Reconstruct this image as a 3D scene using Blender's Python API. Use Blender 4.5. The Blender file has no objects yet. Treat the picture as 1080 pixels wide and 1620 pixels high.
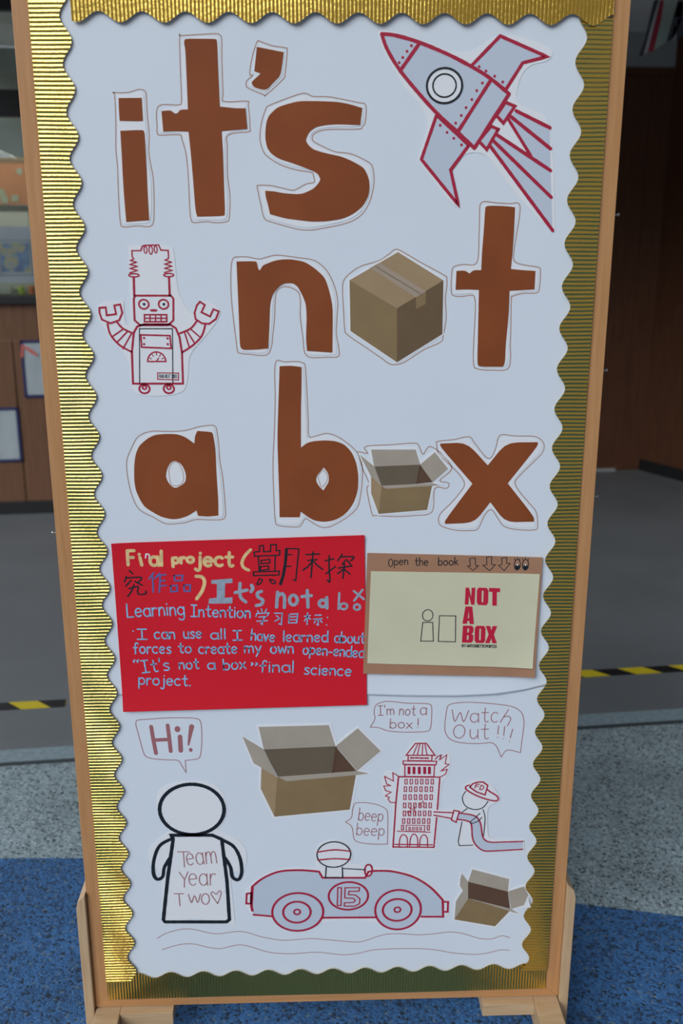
import bpy, bmesh, math, random
from mathutils import Vector, Matrix
from mathutils.geometry import tessellate_polygon

S = bpy.context.scene
COL = S.collection
R = math.radians
random.seed(7)

# ------------------------------------------------------------------ camera
cam_data = bpy.data.cameras.new('camera')
cam_data.sensor_fit = 'VERTICAL'
cam_data.sensor_height = 36.0
cam_data.lens = 35.0
cam_data.clip_start = 0.05
cam_data.dof.use_dof = True
cam_data.dof.focus_distance = 1.72
cam_data.dof.aperture_fstop = 4.0
cam = bpy.data.objects.new('camera', cam_data)
COL.objects.link(cam)
cam.matrix_world = Matrix((
    (0.9994226, 0.0096239, -0.0325872, -0.0292717),
    (-0.0339784, 0.2800048, -0.9593971, -1.6322650),
    (-0.0001086, 0.9599504, 0.2801702, 1.5760217),
    (0, 0, 0, 1)))
S.camera = cam

# ------------------------------------------------------------------ exposure
S.view_settings.view_transform = 'Standard'
S.view_settings.look = 'None'
S.view_settings.gamma = 1.0
S.view_settings.use_curve_mapping = False
S.view_settings.exposure = -0.72

# ------------------------------------------------------------------ daylight: open bright yard on one side, shaded court on the other
def build_world():
    w = bpy.data.worlds.new('daylight')
    S.world = w
    w.use_nodes = True
    nt = w.node_tree
    N, L = nt.nodes, nt.links
    N.clear()
    out = N.new('ShaderNodeOutputWorld')
    bg = N.new('ShaderNodeBackground')
    tc = N.new('ShaderNodeTexCoord')
    def m(op, a, b=None, c=None):
        n = N.new('ShaderNodeMath'); n.operation = op
        for i, v in enumerate((a, b, c)):
            if v is None: continue
            if isinstance(v, (int, float)): n.inputs[i].default_value = v
            else: L.new(v, n.inputs[i])
        return n.outputs[0]
    def rng(v, a, b, c, d):
        n = N.new('ShaderNodeMapRange'); n.interpolation_type = 'SMOOTHSTEP'
        L.new(v, n.inputs[0])
        for i, x in enumerate((a, b, c, d)): n.inputs[i+1].default_value = x
        return n.outputs[0]
    def mix(f, a, b):
        n = N.new('ShaderNodeMix'); n.data_type = 'RGBA'
        L.new(f, n.inputs[0])
        for k, v in ((6, a), (7, b)):
            if isinstance(v, tuple): n.inputs[k].default_value = (*v, 1)
            else: L.new(v, n.inputs[k])
        return n.outputs[2]
    sep = N.new('ShaderNodeSeparateXYZ')
    L.new(tc.outputs['Generated'], sep.inputs[0])
    X, Y, Z = sep.outputs
    # azimuth measured from straight behind the viewer towards the open yard
    az = m('ARCTAN2', m('MULTIPLY', X, -1.0), m('MULTIPLY', Y, -1.0))
    opening = m('MULTIPLY', rng(az, 0.15, 0.26, 0.0, 1.0), rng(az, 0.90, 1.10, 1.0, 0.0))
    opening = m('MULTIPLY', opening, m('MULTIPLY', rng(Z, 0.19, 0.32, 0.0, 1.0), rng(Z, 0.68, 0.85, 1.0, 0.0)))
    yard = rng(az, 1.6, 2.0, 0.0, 1.0)
    up = rng(Z, 0.2, 0.9, 0.0, 1.0)
    noise = N.new('ShaderNodeTexNoise'); noise.inputs['Scale'].default_value = 6.0
    noise.inputs['Detail'].default_value = 3.0
    L.new(tc.outputs['Generated'], noise.inputs['Vector'])
    patch = rng(noise.outputs[0], 0.45, 0.65, 0.0, 1.0)
    dark = mix(patch, (0.20, 0.17, 0.11), (0.52, 0.46, 0.34))
    col = mix(yard, dark, (4.5, 4.8, 5.1))
    upl = mix(yard, (0.26, 0.35, 0.47), (0.9, 1.1, 1.35))
    col = mix(up, col, upl)
    col = mix(opening, col, (9.6, 10.2, 10.9))
    L.new(col, bg.inputs[0])
    bg.inputs[1].default_value = 1.0
    L.new(bg.outputs[0], out.inputs[0])
build_world()

# ------------------------------------------------------------------ materials
def new_mat(name):
    m = bpy.data.materials.new(name); m.use_nodes = True
    nt = m.node_tree
    return m, nt, nt.nodes['Principled BSDF']

def add_bump(nt, p, scale, strength, dist=0.001, detail=3.0, coord='Object', stretch=None):
    N, L = nt.nodes, nt.links
    tc = N.new('ShaderNodeTexCoord')
    src = tc.outputs[coord]
    if stretch:
        mp = N.new('ShaderNodeMapping'); mp.inputs['Scale'].default_value = stretch
        L.new(src, mp.inputs[0]); src = mp.outputs[0]
    nz = N.new('ShaderNodeTexNoise')
    nz.inputs['Scale'].default_value = scale; nz.inputs['Detail'].default_value = detail
    L.new(src, nz.inputs['Vector'])
    b = N.new('ShaderNodeBump'); b.inputs['Strength'].default_value = strength
    b.inputs['Distance'].default_value = dist
    L.new(nz.outputs[0], b.inputs['Height'])
    L.new(b.outputs[0], p.inputs['Normal'])
    return nz, src

def plain(name, col, rough=0.6, metal=0.0, bump=None, mottle=0.0, mscale=30.0, spec=0.5):
    m, nt, p = new_mat(name)
    p.inputs['Base Color'].default_value = (*col, 1)
    p.inputs['Roughness'].default_value = rough
    p.inputs['Metallic'].default_value = metal
    p.inputs['Specular IOR Level'].default_value = spec
    if bump: add_bump(nt, p, *bump)
    if mottle:
        N, L = nt.nodes, nt.links
        tc = N.new('ShaderNodeTexCoord'); nz = N.new('ShaderNodeTexNoise')
        nz.inputs['Scale'].default_value = mscale; nz.inputs['Detail'].default_value = 4.0
        L.new(tc.outputs['Object'], nz.inputs['Vector'])
        cr = N.new('ShaderNodeValToRGB')
        cr.color_ramp.elements[0].position = 0.3; cr.color_ramp.elements[1].position = 0.7
        cr.color_ramp.elements[0].color = (*[c*(1-mottle) for c in col], 1)
        cr.color_ramp.elements[1].color = (*[min(1, c*(1+mottle)) for c in col], 1)
        L.new(nz.outputs[0], cr.inputs[0]); L.new(cr.outputs[0], p.inputs['Base Color'])
    return m

def wood(name, c1, c2, stretch, scale=6.0, rough=0.5, spec=0.4):
    m, nt, p = new_mat(name)
    N, L = nt.nodes, nt.links
    tc = N.new('ShaderNodeTexCoord'); mp = N.new('ShaderNodeMapping')
    mp.inputs['Scale'].default_value = stretch
    L.new(tc.outputs['Object'], mp.inputs[0])
    nz = N.new('ShaderNodeTexNoise'); nz.inputs['Scale'].default_value = scale
    nz.inputs['Detail'].default_value = 5.0; nz.inputs['Roughness'].default_value = 0.6
    L.new(mp.outputs[0], nz.inputs['Vector'])
    cr = N.new('ShaderNodeValToRGB')
    cr.color_ramp.elements[0].position = 0.32; cr.color_ramp.elements[1].position = 0.68
    cr.color_ramp.elements[0].color = (*c1, 1); cr.color_ramp.elements[1].color = (*c2, 1)
    L.new(nz.outputs[0], cr.inputs[0]); L.new(cr.outputs[0], p.inputs['Base Color'])
    p.inputs['Roughness'].default_value = rough
    p.inputs['Specular IOR Level'].default_value = spec
    b = N.new('ShaderNodeBump'); b.inputs['Strength'].default_value = 0.25; b.inputs['Distance'].default_value = 0.0006
    L.new(nz.outputs[0], b.inputs['Height']); L.new(b.outputs[0], p.inputs['Normal'])
    return m

def granules(name, stops, scale, rough=0.75):
    m, nt, p = new_mat(name)
    N, L = nt.nodes, nt.links
    tc = N.new('ShaderNodeTexCoord')
    nz0 = N.new('ShaderNodeTexNoise'); nz0.inputs['Scale'].default_value = scale*1.3
    L.new(tc.outputs['Object'], nz0.inputs['Vector'])
    mxv = N.new('ShaderNodeMix'); mxv.data_type = 'VECTOR'; mxv.inputs[0].default_value = 0.012
    L.new(tc.outputs['Object'], mxv.inputs[4]); L.new(nz0.outputs['Color'], mxv.inputs[5])
    vo = N.new('ShaderNodeTexVoronoi'); vo.inputs['Scale'].default_value = scale
    L.new(mxv.outputs[1], vo.inputs['Vector'])
    cr = N.new('ShaderNodeValToRGB'); cr.color_ramp.interpolation = 'CONSTANT'
    els = cr.color_ramp.elements
    els[0].position = stops[0][0]; els[0].color = (*stops[0][1], 1)
    els[1].position = stops[1][0]; els[1].color = (*stops[1][1], 1)
    for pos, c in stops[2:]:
        e = els.new(pos); e.color = (*c, 1)
    sp = N.new('ShaderNodeSeparateColor'); L.new(vo.outputs['Color'], sp.inputs[0])
    L.new(sp.outputs[0], cr.inputs[0])
    big = N.new('ShaderNodeTexNoise'); big.inputs['Scale'].default_value = 5.0; big.inputs['Detail'].default_value = 3.0
    L.new(tc.outputs['Object'], big.inputs['Vector'])
    r2 = N.new('ShaderNodeMapRange'); r2.inputs[1].default_value = 0.3; r2.inputs[2].default_value = 0.7
    r2.inputs[3].default_value = 0.78; r2.inputs[4].default_value = 1.15
    L.new(big.outputs[0], r2.inputs[0])
    mu = N.new('ShaderNodeMix'); mu.data_type = 'RGBA'; mu.blend_type = 'MULTIPLY'; mu.inputs[0].default_value = 1.0
    L.new(cr.outputs[0], mu.inputs[6]); L.new(r2.outputs[0], mu.inputs[7])
    L.new(mu.outputs[2], p.inputs['Base Color'])
    p.inputs['Roughness'].default_value = rough
    b = N.new('ShaderNodeBump'); b.inputs['Strength'].default_value = 0.6; b.inputs['Distance'].default_value = 0.004
    L.new(vo.outputs['Distance'], b.inputs['Height']); b.invert = True
    L.new(b.outputs[0], p.inputs['Normal'])
    return m

def foil(name):
    m, nt, p = new_mat(name)
    N, L = nt.nodes, nt.links
    p.inputs['Metallic'].default_value = 1.0
    p.inputs['Base Color'].default_value = (0.87, 0.62, 0.155, 1)
    p.inputs['Roughness'].default_value = 0.20
    add_bump(nt, p, 160.0, 0.22, 0.0012, 4.0)
    return m

M = {}
M['sheet'] = plain('white_poster_paper', (0.735, 0.785, 0.84), 0.62, bump=(2.6, 0.25, 0.02, 1.5))
M['white_paper'] = plain('white_card', (0.83, 0.835, 0.85), 0.55)
M['brown'] = plain('brown_print', (0.265, 0.066, 0.018), 0.6, spec=0.25, mottle=0.10, mscale=9.0)
M['pen'] = plain('brown_pen_line', (0.45, 0.28, 0.22), 0.6)
M['pen_red'] = plain('dull_red_pen', (0.38, 0.14, 0.15), 0.6)
M['red_marker'] = plain('crimson_marker', (0.43, 0.010, 0.045), 0.5)
M['dark_marker'] = plain('black_marker', (0.008, 0.012, 0.018), 0.5)
M['grey_fill'] = plain('pale_grey_print', (0.56, 0.62, 0.71), 0.55)
M['red_card'] = plain('red_card', (0.70, 0.012, 0.026), 0.6, spec=0.25, bump=(14.0, 0.08, 0.006, 2.0))
M['cream_paint'] = plain('cream_paint_pen', (0.80, 0.56, 0.26), 0.5, mottle=0.15, mscale=120.0)
M['silver_paint'] = plain('silver_paint_pen', (0.33, 0.39, 0.47), 0.4, mottle=0.12, mscale=140.0)
M['blue_paint'] = plain('pale_blue_paint_pen', (0.25, 0.50, 0.74), 0.5, mottle=0.22, mscale=160.0)
M['indigo_paint'] = plain('indigo_paint_pen', (0.12, 0.13, 0.36), 0.5)
M['kraft'] = plain('kraft_card', (0.40, 0.205, 0.115), 0.65, mottle=0.06, mscale=14.0)
M['cream_page'] = plain('cream_page', (0.66, 0.63, 0.43), 0.6, bump=(9.0, 0.18, 0.01, 2.0), mottle=0.03, mscale=12.0)
M['title_red'] = plain('title_red_print', (0.58, 0.010, 0.045), 0.5)
M['foil'] = foil('gold_foil_card')
M['card_light'] = plain('box_print_pale_flap', (0.42, 0.36, 0.285), 0.55, mottle=0.05, mscale=25.0)
M['card_top'] = plain('box_print_top', (0.38, 0.26, 0.14), 0.55, mottle=0.05, mscale=25.0)
M['card_face'] = plain('box_print_face', (0.265, 0.175, 0.080), 0.55, mottle=0.06, mscale=25.0)
M['card_side'] = plain('box_print_side', (0.155, 0.095, 0.045), 0.55, mottle=0.06, mscale=25.0)
M['card_in'] = plain('box_print_inside', (0.145, 0.110, 0.070), 0.55, mottle=0.06, mscale=25.0)
M['card_in_deep'] = plain('box_print_deep_inside', (0.115, 0.060, 0.032), 0.55, mottle=0.06, mscale=25.0)
M['tape_print'] = plain('box_print_tape', (0.40, 0.31, 0.23), 0.5)
W1, W2 = (0.47, 0.225, 0.085), (0.56, 0.285, 0.12)
M['frame_v'] = wood('beech_upright', W1, W2, (30, 30, 1.2))
M['frame_h'] = wood('beech_rail', W1, W2, (1.2, 30, 30))
M['foot_wood_v'] = wood('pale_beech_upright', (0.50, 0.33, 0.18), (0.60, 0.42, 0.25), (30, 30, 1.5))
M['foot_wood_h'] = wood('pale_beech_bar', (0.50, 0.33, 0.18), (0.60, 0.42, 0.25), (1.5, 10, 30))
M['panel'] = plain('board_panel', (0.5, 0.4, 0.28), 0.7)
M['steel'] = plain('steel_pin', (0.38, 0.37, 0.35), 0.5, metal=1.0)
M['rubber'] = plain('black_rubber', (0.02, 0.02, 0.02), 0.7)
M['concrete'] = plain('grey_epoxy_floor', (0.150, 0.160, 0.165), 0.42, mottle=0.10, mscale=2.2, bump=(40.0, 0.1, 0.002))
M['grey_gran'] = granules('grey_blue_rubber_granules',
    [(0.0, (0.05, 0.065, 0.065)), (0.10, (0.19, 0.235, 0.245)), (0.30, (0.27, 0.33, 0.345)), (0.62, (0.33, 0.41, 0.43)), (0.92, (0.44, 0.51, 0.53))], 175.0)
M['blue_gran'] = granules('blue_rubber_granules',
    [(0.0, (0.014, 0.028, 0.045)), (0.12, (0.026, 0.080, 0.19)), (0.35, (0.034, 0.125, 0.30)), (0.70, (0.048, 0.160, 0.37)), (0.955, (0.12, 0.18, 0.25))], 175.0)
M['threshold'] = plain('coated_threshold', (0.23, 0.29, 0.31), 0.6, mottle=0.18, mscale=60.0)
M['groove'] = plain('dark_joint', (0.04, 0.05, 0.055), 0.8)
M['tape_yellow'] = plain('hazard_yellow', (0.62, 0.47, 0.018), 0.45)
M['tape_black'] = plain('hazard_black', (0.012, 0.012, 0.013), 0.45)
M['wainscot'] = wood('brown_wall_panel', (0.125, 0.058, 0.030), (0.175, 0.085, 0.046), (14, 14, 0.8), rough=0.4)
M['dark_wood'] = wood('dark_brown_wall', (0.070, 0.028, 0.014), (0.105, 0.044, 0.023), (14, 14, 0.8), rough=0.55, spec=0.2)  # same grain as the boarded window wall, in darker browns
M['black_trim'] = plain('black_trim', (0.010, 0.010, 0.011), 0.45)
M['ceiling'] = plain('grey_ceiling', (0.86, 0.87, 0.87), 0.8)
M['wall_paint'] = plain('grey_wall_paint', (0.30, 0.31, 0.31), 0.8)

def glass_mat():
    m, nt, p = new_mat('window_glass')
    p.inputs['Base Color'].default_value = (0.92, 0.97, 0.96, 1)
    p.inputs['Roughness'].default_value = 0.02
    p.inputs['Transmission Weight'].default_value = 1.0
    p.inputs['IOR'].default_value = 1.45
    return m
M['glass'] = glass_mat()

# ------------------------------------------------------------------ object helpers
class MB:
    """collects geometry and its material slots for ONE mesh object"""
    def __init__(self):
        self.bm = bmesh.new(); self.mats = []; self.layer = 0.0
    def mi(self, mat):
        if mat not in self.mats: self.mats.append(mat)
        return self.mats.index(mat)
    def face(self, pts, mat):
        vs = [self.bm.verts.new(p) for p in pts]
        f = self.bm.faces.new(vs); f.material_index = self.mi(mat); return f
    def box(self, x0, x1, y0, y1, z0, z1, mat, bevel=0.0, xf=None):
        b = bmesh.new(); bmesh.ops.create_cube(b, size=1.0)
        for v in b.verts:
            v.co = Vector(((x0+x1)/2 + v.co.x*(x1-x0), (y0+y1)/2 + v.co.y*(y1-y0), (z0+z1)/2 + v.co.z*(z1-z0)))
        if bevel:
            bmesh.ops.bevel(b, geom=list(b.edges), offset=bevel, segments=2, affect='EDGES', profile=0.6)
        self.take(b, mat, xf)
    def take(self, b, mat, xf=None):
        k = self.mi(mat); mp = {}
        for v in b.verts:
            mp[v] = self.bm.verts.new(xf(v.co) if xf else v.co)
        for f in b.faces:
            try:
                g = self.bm.faces.new([mp[v] for v in f.verts]); g.material_index = k
            except ValueError: pass
        b.free()
    def prism(self, pts, vec, mat):
        """polygon pts extruded by vec"""
        vec = Vector(vec); a = [Vector(p) for p in pts]; c = [p+vec for p in a]
        self.face(a, mat); self.face(list(reversed(c)), mat)
        n = len(a)
        for i in range(n):
            j = (i+1) % n
            self.face([a[j], a[i], c[i], c[j]], mat)
    def cyl(self, p0, p1, r0, r1, mat, n=14, cap=True):
        p0, p1 = Vector(p0), Vector(p1); d = (p1-p0).normalized()
        a = d.orthogonal().normalized(); b = d.cross(a)
        A = [self.bm.verts.new(p0 + (a*math.cos(2*math.pi*i/n)+b*math.sin(2*math.pi*i/n))*r0) for i in range(n)]
        B = [self.bm.verts.new(p1 + (a*math.cos(2*math.pi*i/n)+b*math.sin(2*math.pi*i/n))*r1) for i in range(n)]
        k = self.mi(mat)
        fs = [self.bm.faces.new((A[i], A[(i+1) % n], B[(i+1) % n], B[i])) for i in range(n)]
        if cap: fs += [self.bm.faces.new(list(reversed(A))), self.bm.faces.new(B)]
        for f in fs: f.material_index = k
    # ---- flat things on the board plane: (u, v) -> (x, z), y towards the viewer is negative
    def sheet(self, outer, mat, d, th, holes=(), lift=None, edge=None):
        """paper cut to shape: back at y=-d, front at y=-(d+th)"""
        L = lift or (lambda u, v: 0.0)
        loops = [outer, *holes]
        flat = [p for lp in loops for p in lp]
        tris = tessellate_polygon([[Vector((p[0], p[1], 0)) for p in lp] for lp in loops])
        k = self.mi(mat); ke = self.mi(edge or mat)
        F = [self.bm.verts.new((p[0], -(d+th)-L(*p), p[1])) for p in flat]
        B = [self.bm.verts.new((p[0], -d-L(*p), p[1])) for p in flat]
        for t in tris:
            try:
                a, b, c = t
                ar = (flat[b][0]-flat[a][0])*(flat[c][1]-flat[a][1]) - (flat[b][1]-flat[a][1])*(flat[c][0]-flat[a][0])
                if ar < 0: b, c = c, b
                f = self.bm.faces.new((F[a], F[b], F[c])); f.material_index = k
            except ValueError: pass
        o = 0
        for lp in loops:
            n = len(lp)
            for i in range(n):
                j = (i+1) % n
                try:
                    f = self.bm.faces.new((F[o+i], F[o+j], B[o+j], B[o+i])); f.material_index = ke
                except ValueError: pass
            o += n
    def grid_sheet(self, q, mat, d, th, lift, nu=24, nv=18):
        """four-cornered card (top-left, top-right, bottom-right, bottom-left) as a fine grid with a curl"""
        k = self.mi(mat)
        def at(i, j):
            s, t = i/nu, j/nv
            u = (q[0][0]*(1-s)+q[1][0]*s)*(1-t)+(q[3][0]*(1-s)+q[2][0]*s)*t
            v = (q[0][1]*(1-s)+q[1][1]*s)*(1-t)+(q[3][1]*(1-s)+q[2][1]*s)*t
            return u, v
        F = [[None]*(nv+1) for _ in range(nu+1)]; B = [[None]*(nv+1) for _ in range(nu+1)]
        for i in range(nu+1):
            for j in range(nv+1):
                u, v = at(i, j); l = lift(u, v)
                F[i][j] = self.bm.verts.new((u, -(d+th)-l, v)); B[i][j] = self.bm.verts.new((u, -d-l, v))
        for i in range(nu):
            for j in range(nv):
                f = self.bm.faces.new((F[i][j], F[i][j+1], F[i+1][j+1], F[i+1][j])); f.material_index = k; f.smooth = True
                f = self.bm.faces.new((B[i][j], B[i+1][j], B[i+1][j+1], B[i][j+1])); f.material_index = k; f.smooth = True
        ring = [(i, 0) for i in range(nu)] + [(nu, j) for j in range(nv)] + [(i, nv) for i in range(nu, 0, -1)] + [(0, j) for j in range(nv, 0, -1)]
        for a, b in zip(ring, ring[1:]+ring[:1]):
            q4 = [self.bm.verts.new(v.co) for v in (F[a[0]][a[1]], F[b[0]][b[1]], B[b[0]][b[1]], B[a[0]][a[1]])]
            f = self.bm.faces.new(q4); f.material_index = k
    def ink(self, pts, w, mat, d, closed=False, smooth=True, lift=None, w_end=None, rag=0.0):
        """a pen or marker line lying at y=-d"""
        if mat == 'red_marker': w *= 1.2
        if smooth and len(pts) > 2: pts = catmull(pts, closed)
        pts = resample(pts, closed, max(w*0.8, 0.0035) if lift is None else 0.006)
        n = len(pts)
        if n < 2: return
        self.layer = min(self.layer+0.000012, 0.0003); d = d+self.layer
        Lf = lift or (lambda u, v: 0.0)
        k = self.mi(mat)
        A, B = [], []
        for i in range(n):
            p = pts[i]
            a = pts[i-1] if (i > 0 or closed) else p
            c = pts[(i+1) % n] if (i < n-1 or closed) else p
            d1 = norm2(p[0]-a[0], p[1]-a[1]); d2 = norm2(c[0]-p[0], c[1]-p[1])
            if a is p: d1 = d2
            if c is p: d2 = d1
            t = norm2(d1[0]+d2[0], d1[1]+d2[1])
            if t == (0, 0): t = d1
            nx, ny = -t[1], t[0]
            cs = max(0.45, abs(nx*-d1[1]+ny*d1[0]))
            ww = w if w_end is None else w+(w_end-w)*i/(n-1)
            if rag: ww *= 1+random.uniform(-rag, rag)
            h = ww/2/cs
            A.append(self.bm.verts.new((p[0]+nx*h, -d-Lf(*p), p[1]+ny*h)))
            B.append(self.bm.verts.new((p[0]-nx*h, -d-Lf(*p), p[1]-ny*h)))
        rngi = range(n) if closed else range(n-1)
        for i in rngi:
            j = (i+1) % n
            f = self.bm.faces.new((A[i], B[i], B[j], A[j])); f.material_index = k
        if not closed:
            for e, s in ((0, -1), (n-1, 1)):
                p = pts[e]; q = pts[1] if e == 0 else pts[n-2]
                t = norm2(p[0]-q[0], p[1]-q[1]); ang = math.atan2(t[1], t[0])
                r = (w if (w_end is None or e == 0) else w_end)/2
                y = -d-Lf(*p)
                arc = [self.bm.verts.new((p[0]+r*math.cos(ang+x), y, p[1]+r*math.sin(ang+x))) for x in (-1.571, -0.785, 0, 0.785, 1.571)]
                f = self.bm.faces.new(arc); f.material_index = k
    def disc(self, c, rx, ry, mat, d, lift=None, n=18):
        self.layer = min(self.layer+0.000012, 0.0003); d = d+self.layer
        l = lift(*c) if lift else 0
        f = self.bm.faces.new([self.bm.verts.new((c[0]+rx*math.cos(2*math.pi*i/n), -d-l, c[1]+ry*math.sin(2*math.pi*i/n))) for i in range(n)])
        f.material_index = self.mi(mat)
    def flat(self, pts, mat, d, lift=None):
        """filled printed shape lying at y=-d"""
        L = lift or (lambda u, v: 0.0)
        k = self.mi(mat)
        V = [self.bm.verts.new((p[0], -d-L(*p), p[1])) for p in pts]
        for a, b, c in tessellate_polygon([[Vector((p[0], p[1], 0)) for p in pts]]):
            ar = (pts[b][0]-pts[a][0])*(pts[c][1]-pts[a][1]) - (pts[b][1]-pts[a][1])*(pts[c][0]-pts[a][0])
            if ar < 0: b, c = c, b
            f = self.bm.faces.new((V[a], V[b], V[c])); f.material_index = k
    def build(self, name, parent=None, smooth=False):
        me = bpy.data.meshes.new(name); self.bm.to_mesh(me); self.bm.free()
        for m in self.mats: me.materials.append(M[m] if isinstance(m, str) else m)
        if smooth:
            for p in me.polygons: p.use_smooth = True
        o = bpy.data.objects.new(name, me); COL.objects.link(o)
        if parent is not None: o.parent = parent
        return o

def norm2(x, y):
    l = math.hypot(x, y)
    return (x/l, y/l) if l > 1e-9 else (0, 0)

def catmull(p, closed, n=5):
    out = []; m = len(p)
    for i in range(m if closed else m-1):
        g = (lambda k: p[k % m]) if closed else (lambda k: p[min(max(k, 0), m-1)])
        a, b, c, d = g(i-1), g(i), g(i+1), g(i+2)
        for k in range(n):
            t = k/n
            out.append(tuple(0.5*((2*b[q])+(-a[q]+c[q])*t+(2*a[q]-5*b[q]+4*c[q]-d[q])*t*t+(-a[q]+3*b[q]-3*c[q]+d[q])*t**3) for q in (0, 1)))
    if not closed: out.append(tuple(p[-1]))
    return out

def resample(p, closed, step):
    out = [p[0]]
    seq = list(p[1:]) + ([p[0]] if closed else [])
    for q in seq:
        a = out[-1]; l = math.hypot(q[0]-a[0], q[1]-a[1])
        if l < 1e-6: continue
        k = int(l/step)
        if k > 60: k = 60
        for i in range(1, k+1):
            if i*step < l*0.98: out.append((a[0]+(q[0]-a[0])*i*step/l, a[1]+(q[1]-a[1])*i*step/l))
        out.append(tuple(q))
    if closed and len(out) > 1: out.pop()
    return out

def soften(p, r=0.2, max_turn=62, it=2):
    """rounds only the gentle corners of a scissor-cut outline"""
    for _ in range(it):
        out = []; n = len(p)
        for i in range(n):
            a, b, c = p[i-1], p[i], p[(i+1) % n]
            d1 = norm2(b[0]-a[0], b[1]-a[1]); d2 = norm2(c[0]-b[0], c[1]-b[1])
            ang = math.degrees(math.acos(max(-1, min(1, d1[0]*d2[0]+d1[1]*d2[1]))))
            if ang < max_turn:
                out.append((b[0]+(a[0]-b[0])*r, b[1]+(a[1]-b[1])*r)); out.append((b[0]+(c[0]-b[0])*r, b[1]+(c[1]-b[1])*r))
            else: out.append(b)
        p = out
    return p

def inset(p, dist):
    """moves a closed outline inwards"""
    area = sum(p[i-1][0]*p[i][1]-p[i][0]*p[i-1][1] for i in range(len(p)))
    s = 1 if area > 0 else -1
    out = []; n = len(p)
    for i in range(n):
        a, b, c = p[i-1], p[i], p[(i+1) % n]
        d1 = norm2(b[0]-a[0], b[1]-a[1]); d2 = norm2(c[0]-b[0], c[1]-b[1])
        t = norm2(d1[0]+d2[0], d1[1]+d2[1])
        cs = max(0.6, t[0]*d1[0]+t[1]*d1[1])
        out.append((b[0]-t[1]*s*dist/cs, b[1]+t[0]*s*dist/cs))
    return out

def tag(o, label=None, cat=None, group=None, kind=None):
    if label: o['label'] = label
    if cat: o['category'] = cat
    if group: o['group'] = group
    if kind: o['kind'] = kind
    return o

def empty(name, loc, label, cat, group=None):
    o = bpy.data.objects.new(name, None); COL.objects.link(o)
    o.location = loc; o.empty_display_size = 0.05
    bpy.context.view_layer.update()
    return tag(o, label, cat, group)

def part(mb, name, root, smooth=False, label=None):
    """mesh given in world coordinates becomes a child of root"""
    o = mb.build(name, root, smooth)
    o.matrix_parent_inverse = world(root).inverted()
    if label: o['label'] = label
    return o
def world(o):
    m = Matrix.Translation(o.location)
    return m if o.parent is None else world(o.parent) @ o.matrix_parent_inverse @ m

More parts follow.
